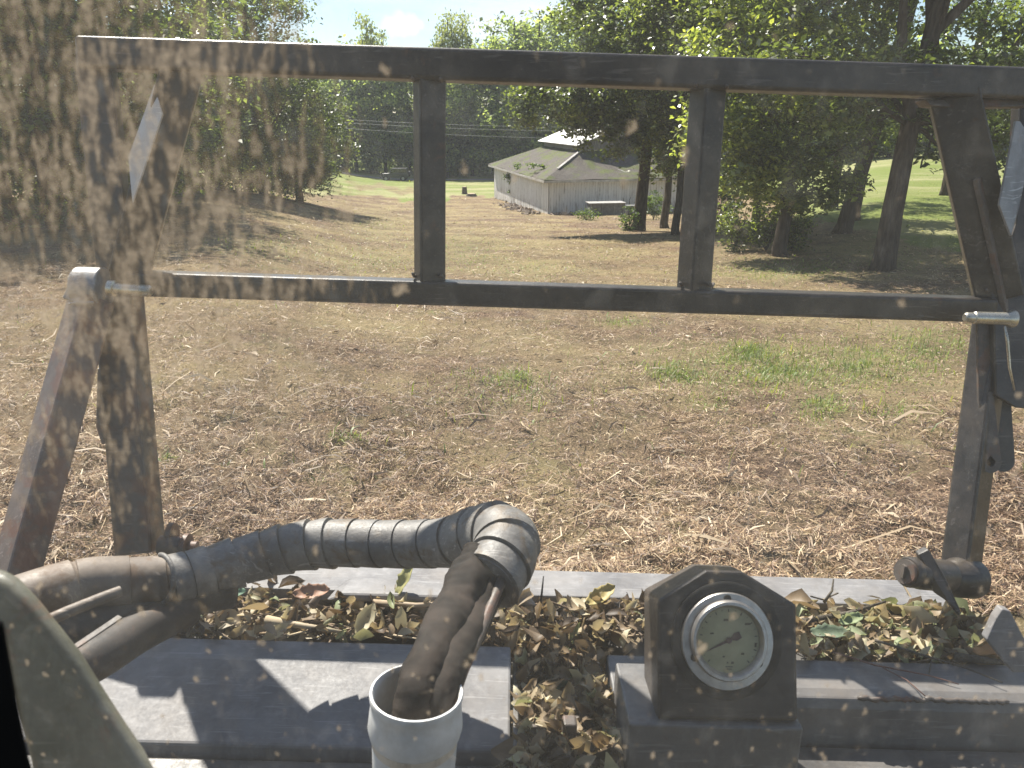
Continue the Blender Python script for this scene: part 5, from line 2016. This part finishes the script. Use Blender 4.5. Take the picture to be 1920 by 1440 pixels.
def twig(rows, r0, label, mat, forks=()):
    m_ = MB()
    pts = [PM(x, y, ZD + h) for x, y, h in rows]
    m_.tube(pts, [r0 * (1 - .6 * i / (len(pts) - 1)) for i in range(len(pts))], 7)
    for fk in forks:
        q = [PM(x, y, ZD + h) for x, y, h in fk]
        m_.tube(q, [r0 * .5] * len(q), 5)
    tag(m_.build('twig', mat, smooth=True), label, 'twig', 'twigs lying on the deck')


twig([(1560, 1222, .012), (1640, 1247, .008), (1740, 1266, .006), (1798, 1283, .004)], .0024, 'thin reddish twig lying across the dark right-hand plate', redtwig, [[(1655, 1252, .006), (1700, 1275, .002), (1735, 1305, .0)]])
twig([(1640, 1200, .02), (1730, 1228, .018), (1810, 1252, .012), (1880, 1280, .01)], .003, 'longer brown twig reaching over the right-hand plate toward the edge', M['bark_pale'], [[(1748, 1232, .016), (1742, 1262, .006)]])
twig([(1545, 1130, .03), (1560, 1108, .06), (1563, 1086, .08)], .004, 'curved grey twig sticking up right of the gauge housing', M['bark_pale'], [[(1545, 1125, .03), (1520, 1118, .05)], [(1548, 1122, .035), (1572, 1112, .05)]])
twig([(1012, 1150, .0), (1016, 1110, .05), (1019, 1080, .08)], .0035, 'short black twig standing upright behind the hose sleeve', M['rubber'])
twig([(900, 1460, -.05), (960, 1420, -.04), (1005, 1402, -.04), (1060, 1408, -.045)], .003, 'forked tan stem near the lifting tab in the leaf-filled gap', M['splinter'] if False else M['bark_pale'], [[(1000, 1403, -.04), (950, 1432, -.04), (912, 1462, -.045)]])
twig([(1066, 1330, -.04), (1082, 1372, -.04), (1098, 1420, -.05), (1104, 1470, -.05)], .006, 'stout grey stem lying along the leaf-filled gap', M['bark_pale'])
twig([(1505, 1165, .02), (1590, 1150, .03), (1660, 1128, .035)], .007, 'brown stalk lying right behind the gauge housing', M['bark_pale'])
twig([(1792, 1232, .015), (1850, 1238, .015), (1890, 1243, .015)], .010, 'thick grey stick end at the right edge of the deck', M['bark_pale'])
twig([(700, 1130, .01), (780, 1135, .015), (850, 1130, .012)], .008, 'pale peeled stick lying left of the hose sleeve', plain('peeled', (.3, .22, .14), (.45, .36, .25), 20, .6))
twig([(500, 1162, .0), (560, 1172, .005), (640, 1185, .0)], .010, 'thick split stick at the left of the leaf heap', plain('peeled_pale', (.35, .27, .17), (.5, .42, .29), 20, .6))

# single notable leaves
leafc = {}


def leafthing(px, py, h, size, col, label, tilt=(0.3, 0.2), az=0.3, curl=.5):
    m_ = MB()
    c = PM(px, py, ZD + h)
    rows = []
    A1 = (mX * math.cos(az) + mY * math.sin(az)).normalized()
    A2 = (mY * math.cos(az) - mX * math.sin(az)).normalized()
    A1 = (A1 + mZ * tilt[0]).normalized()
    A2 = (A2 + mZ * tilt[1]).normalized()
    A3 = A1.cross(A2)
    U = 12
    lp_ = []
    for i in range(U + 1):
        u_ = -1 + 2 * i / U
        w = .42 * (1 - u_ * u_) ** .6 * (1 + .12 * math.sin(i * 2.7)) + .01
        row = []
        for j in range(-3, 4):
            v_ = j / 3
            z = curl * .25 * u_ * u_ + .22 * (v_ * w) ** 2 / .18 + .05 * math.sin(u_ * 7 + v_ * 3)
            row.append(c + A1 * (u_ * size / 2) + A2 * (v_ * w * size / 2) + A3 * z * size / 2)
        lp_.append(row)
    vs = [p for r_ in lp_ for p in r_]
    fs = [(i * 7 + j, i * 7 + j + 1, (i + 1) * 7 + j + 1, (i + 1) * 7 + j) for i in range(U) for j in range(6)]
    m_.add(vs, fs)
    ob = m_.build('fallen_leaf', plain('leaf_tone_' + str(len(leafc)), tuple(x * .6 for x in col), col, 25, .55, bump=.4), smooth=True)
    sd_ = ob.modifiers.new('thick', 'SOLIDIFY')
    sd_.thickness = .0006
    leafc[label] = 1
    tag(ob, label, 'leaf', 'single leaves on the deck')


leafthing(1880, 1222, .03, .11, (.42, .22, .08), 'large orange-brown leaf at the right edge of the deck', (.5, .2), -.5, .9)
leafthing(1595, 1162, .03, .062, (.24, .29, .14), 'pale green leaf right of the gauge housing', (.2, .5), .2, .5)
leafthing(1555, 1188, .015, .085, (.11, .15, .09), 'long dark green leaf lying below the pale green leaf', (.05, .3), -.1, .4)
leafthing(433, 1120, .02, .075, (.12, .22, .14), 'torn green leaf under the wrapped hose', (.35, .4), .2, .4)
leafthing(585, 1112, .02, .085, (.38, .20, .12), 'folded rust-red leaf at the left of the leaf heap', (.1, .7), .1, 1.0)
leafthing(762, 1085, .05, .085, (.40, .38, .16), 'yellow rolled leaf standing up left of the hose sleeve', (1.5, .3), .6, .6)
leafthing(1125, 1118, .02, .085, (.50, .40, .15), 'crumpled golden leaf left of the gauge housing', (.3, .6), .5, 1.0)
leafthing(1050, 1282, -.03, .07, (.07, .12, .05), 'green leaf in the shaded leaf-filled gap', (.3, .1), .7, .4)
leafthing(640, 1190, .005, .03, (.55, .52, .2), 'small yellow scrap on the edge of the grey plate', (.4, .2), .8, .3)


# ------------------------------------------------------------------ cab: windshield and edge parts
def cab():
    y0 = 0.34
    root = empty('loader_cab', MW(0, y0, -1.2), 'black framed cab window with mud-specked glass in front of the viewer', 'cab')
    # pane
    x0, x1, z0, z1 = -.62, .62, -.62, .52
    th = .006
    vs = [MW(x, y, z) for y in (y0, y0 + th) for (x, z) in ((x0, z0), (x1, z0), (x1, z1), (x0, z1))]
    org = parent_world(root)
    me = bpy.data.meshes.new('windshield')
    # pane-local coordinates kept in an attribute: metres right and up
    me.from_pydata([tuple(v - org) for v in vs], [], [(0, 1, 2, 3), (7, 6, 5, 4), (0, 4, 5, 1), (1, 5, 6, 2), (2, 6, 7, 3), (3, 7, 4, 0)])
    at = me.attributes.new('pane', 'FLOAT_VECTOR', 'POINT')
    co = []
    for y in (0, 1):
        for (x, z) in ((x0, z0), (x1, z0), (x1, z1), (x0, z1)):
            co += [x, z, 0]
    at.data.foreach_set('vector', co)
    # clean inner glass
    b = NB('clear_glass')
    tr = b.n('ShaderNodeBsdfTransparent')
    tr.inputs[0].default_value = (.965, .975, .965, 1)
    clear = b.done(tr)
    # outer face: mud, dust film, streaks
    b = NB('muddy_glass')
    a = b.n('ShaderNodeAttribute')
    a.attribute_name = 'pane'
    v = a.outputs['Vector']
    sp = b.n('ShaderNodeSeparateXYZ')
    b.l(v, sp.inputs[0])
    X, Z = sp.outputs['X'], sp.outputs['Y']
    def lin(sock, a_, b_):
        nd = b.n('ShaderNodeMapRange')
        nd.interpolation_type = 'SMOOTHSTEP'
        nd.inputs['From Min'].default_value = a_
        nd.inputs['From Max'].default_value = b_
        b.l(sock, nd.inputs['Value'])
        return nd.outputs[0]
    mul_ = lambda p, q: b.math('MULTIPLY', p, q)
    add_ = lambda p, q: b.math('ADD', p, q)
    edge = b.noise(b.mapping(v, (22, 12, 1)), 1.0, 3, .5)
    Xe = add_(X, mul_(add_(edge, -.5), .10))
    corner = mul_(lin(Xe, -.035, -.13), add_(mul_(lin(Z, -.20, -.05), .80), .20))
    n1 = b.noise(b.mapping(v, (250, 70, 1), (0, 0, .08)), 1.0, 4.0, .62, .25)
    n2 = b.noise(b.mapping(v, (75, 34, 1), (0, 0, .1), (3, 1, 0)), 1.0, 3.0, .5, .4)
    n3 = b.noise(b.mapping(v, (330, 330, 1), (0, 0, .1), (2, 8, 0)), 1.0, 3.0, .6, 0)
    nn = add_(mul_(n1, .7), mul_(n2, .3))
    streak = lin(add_(nn, mul_(corner, .10)), .50, .69)
    streak = mul_(mul_(streak, lin(corner, .02, .6)), add_(mul_(n3, .74), .14))
    # pale rinsed smears right of the corner
    sm = lin(b.noise(b.mapping(v, (62, 17, 1), (0, 0, .1), (1, 5, 0)), 1.0, 4, .55, .3), .56, .72)
    sm = mul_(mul_(sm, mul_(lin(X, -.02, -.09), lin(Z, -.10, .0))), .20)

    def splash(sc, off, keep, r0, r1, op, rot):
        vor = b.n('ShaderNodeTexVoronoi', Scale=1.0)
        wob = b.n('ShaderNodeTexNoise', Scale=1.0, Detail=3.0)
        b.l(b.mapping(v, (sc * 1.7, sc * 1.7, 1)), wob.inputs['Vector'])
        vm_ = b.n('ShaderNodeVectorMath')
        vm_.operation = 'MULTIPLY_ADD'
        vm_.inputs[1].default_value = (.9, .9, 0)
        b.l(wob.outputs['Color'], vm_.inputs[0])
        b.l(b.mapping(v, (sc, sc * .75, 1), (0, 0, rot), off), vm_.inputs[2])
        b.l(vm_.outputs[0], vor.inputs['Vector'])
        rc = b.n('ShaderNodeSeparateColor')
        b.l(vor.outputs['Color'], rc.inputs[0])
        rad = add_(mul_(rc.outputs[0], r1 - r0), r0)
        body = lin(b.math('DIVIDE', vor.outputs['Distance'], rad), 1.0, .25)
        return mul_(mul_(body, b.math('GREATER_THAN', rc.outputs[1], 1 - keep)), mul_(add_(mul_(rc.outputs[2], .7), .3), op))
    big_s = splash(62, (1.3, .4, 0), .20, .12, .26, .75, .3)
    mid_s = splash(120, (4.1, 2.2, 0), .24, .14, .34, .55, 1.1)
    tiny = mul_(splash(210, (7, 3, 0), .34, .20, .46, .62, .6), add_(mul_(lin(Z, -.06, -.24), .8), .2))
    blob = b.math('MAXIMUM', big_s, b.math('MAXIMUM', mid_s, tiny))
    film = b.ramp(b.noise(b.mapping(v, (9, 5, 1), (0, 0, .3)), 1, 5, .6), [(0.3, .034), (0.75, .078)])
    wipe = b.noise(b.mapping(v, (30, 260, 1), (0, 0, .45)), 1.0, 2, .5)
    film = mul_(film, add_(mul_(wipe, .5), .75))
    film = add_(film, mul_(corner, .045))
    smudge = lin(b.noise(b.mapping(v, (70, 48, 1), (0, 0, .5), (9, 2, 0)), 1.0, 5, .65, .5), .50, .72)
    film = add_(film, mul_(smudge, add_(mul_(corner, .06), .045)))
    thick = b.math('MAXIMUM', streak, blob)
    fac = b.math('MAXIMUM', b.math('MAXIMUM', thick, sm), film, True)
    dcol = b.mix(lin(thick, .03, .2), (0.60, 0.59, 0.56), b.mix(n3, (0.28, 0.22, 0.16), (0.64, 0.54, 0.42)))
    df = b.n('ShaderNodeBsdfDiffuse')
    b.l(dcol, df.inputs['Color'])
    tl_ = b.n('ShaderNodeBsdfTranslucent')
    b.l(dcol, tl_.inputs['Color'])
    m1 = b.n('ShaderNodeMixShader')
    m1.inputs[0].default_value = .55
    b.l(df.outputs[0], m1.inputs[1])
    b.l(tl_.outputs[0], m1.inputs[2])
    tp = b.n('ShaderNodeBsdfTransparent')
    m2 = b.n('ShaderNodeMixShader')
    b.l(fac, m2.inputs[0])
    b.l(tp.outputs[0], m2.inputs[1])
    b.l(m1.outputs[0], m2.inputs[2])
    mud = b.done(m2)
    me.materials.append(clear)
    me.materials.append(mud)
    me.polygons[1].material_index = 1
    me.update()
    ob = bpy.data.objects.new('windshield', me)
    COL.objects.link(ob)
    ob.parent = root
    # frame round the pane
    for nm, (cx_, cz_, sx, sz) in {'a': (x0 - .025, (z0 + z1) / 2, .05, z1 - z0 + .1), 'b': (x1 + .025, (z0 + z1) / 2, .05, z1 - z0 + .1), 'c': (0, z1 + .025, x1 - x0 - .001, .05), 'd': (0, z0 - .025, x1 - x0 - .001, .05)}.items():
        m_ = MB()
        m_.box(MW(cx_, y0, cz_), sx, .05, sz, (mX, mY, mZ))
        m_.build('window_frame', M['inside'], root, bevel=.006)
    # roof, rear wall, floor pan and posts of the cab behind the viewer
    for nm, (cx_, cy_, cz_, sx, sy, sz) in {'roof': (0, -.42, z1 + .08, 1.42, 1.56, .06), 'rear_wall': (0, -1.2, -.35, 1.36, .05, 1.75), 'floor_pan': (0, -.42, -1.25, 1.36, 1.5, .06),
                                            'rear_post': (-.66, -1.1, -.35, .06, .12, 1.7), 'lower_front': (0, y0 + .0, -.97, 1.34, .05, .54)}.items():
        m_ = MB()
        m_.box(MW(cx_, cy_, cz_), sx, sy, sz, (mX, mY, mZ))
        m_.build(nm, M['inside'], root, bevel=.006)
    m_ = MB()
    m_.box(MW(.66, -1.1, -.35), .06, .12, 1.7, (mX, mY, mZ))
    m_.build('rear_post', M['inside'], root, bevel=.006)
    # dark trim in the lower left corner
    plate([(-60, 1130), (0, 1172), (14, 1250), (30, 1340), (46, 1420), (70, 1500), (-60, 1500)], .30, .003, 'corner_trim', M['inside'], root, .001)
    # rounded green-grey plate outside the glass
    outl = [(-50, 1072), (0, 1088), (22, 1100), (60, 1140), (100, 1190), (140, 1240), (185, 1312), (225, 1374), (262, 1428), (300, 1500), (70, 1500), (30, 1340), (4, 1200), (-50, 1150)]
    front = [P(x, y, .56) for x, y in outl]
    back = [p + mY * .018 - mX * .004 for p in front]
    m_ = MB()
    m_.loft([front, back])
    ob = m_.build('guard_plate', M['plate'], root, bevel=.007, seg=4, smooth='auto')
    ob['label'] = 'greenish grey curved plate with a rusty edge'


cab()


# ------------------------------------------------------------------ air
def haze():
    m_ = MB()
    m_.box((20, 165, 25), 460, 420, 80)
    b = NB('air')
    pv = b.n('ShaderNodeVolumePrincipled')
    pv.inputs['Color'].default_value = (0.82, 0.90, 1.0, 1)
    pv.inputs['Density'].default_value = 0.0003
    pv.inputs['Anisotropy'].default_value = 0.35
    b.l(pv.outputs[0], b.out.inputs['Volume'])
    ob = m_.build('haze', b.m)
    tag(ob, 'thin pale haze in the air over the whole field', 'haze', kind='stuff')


haze()
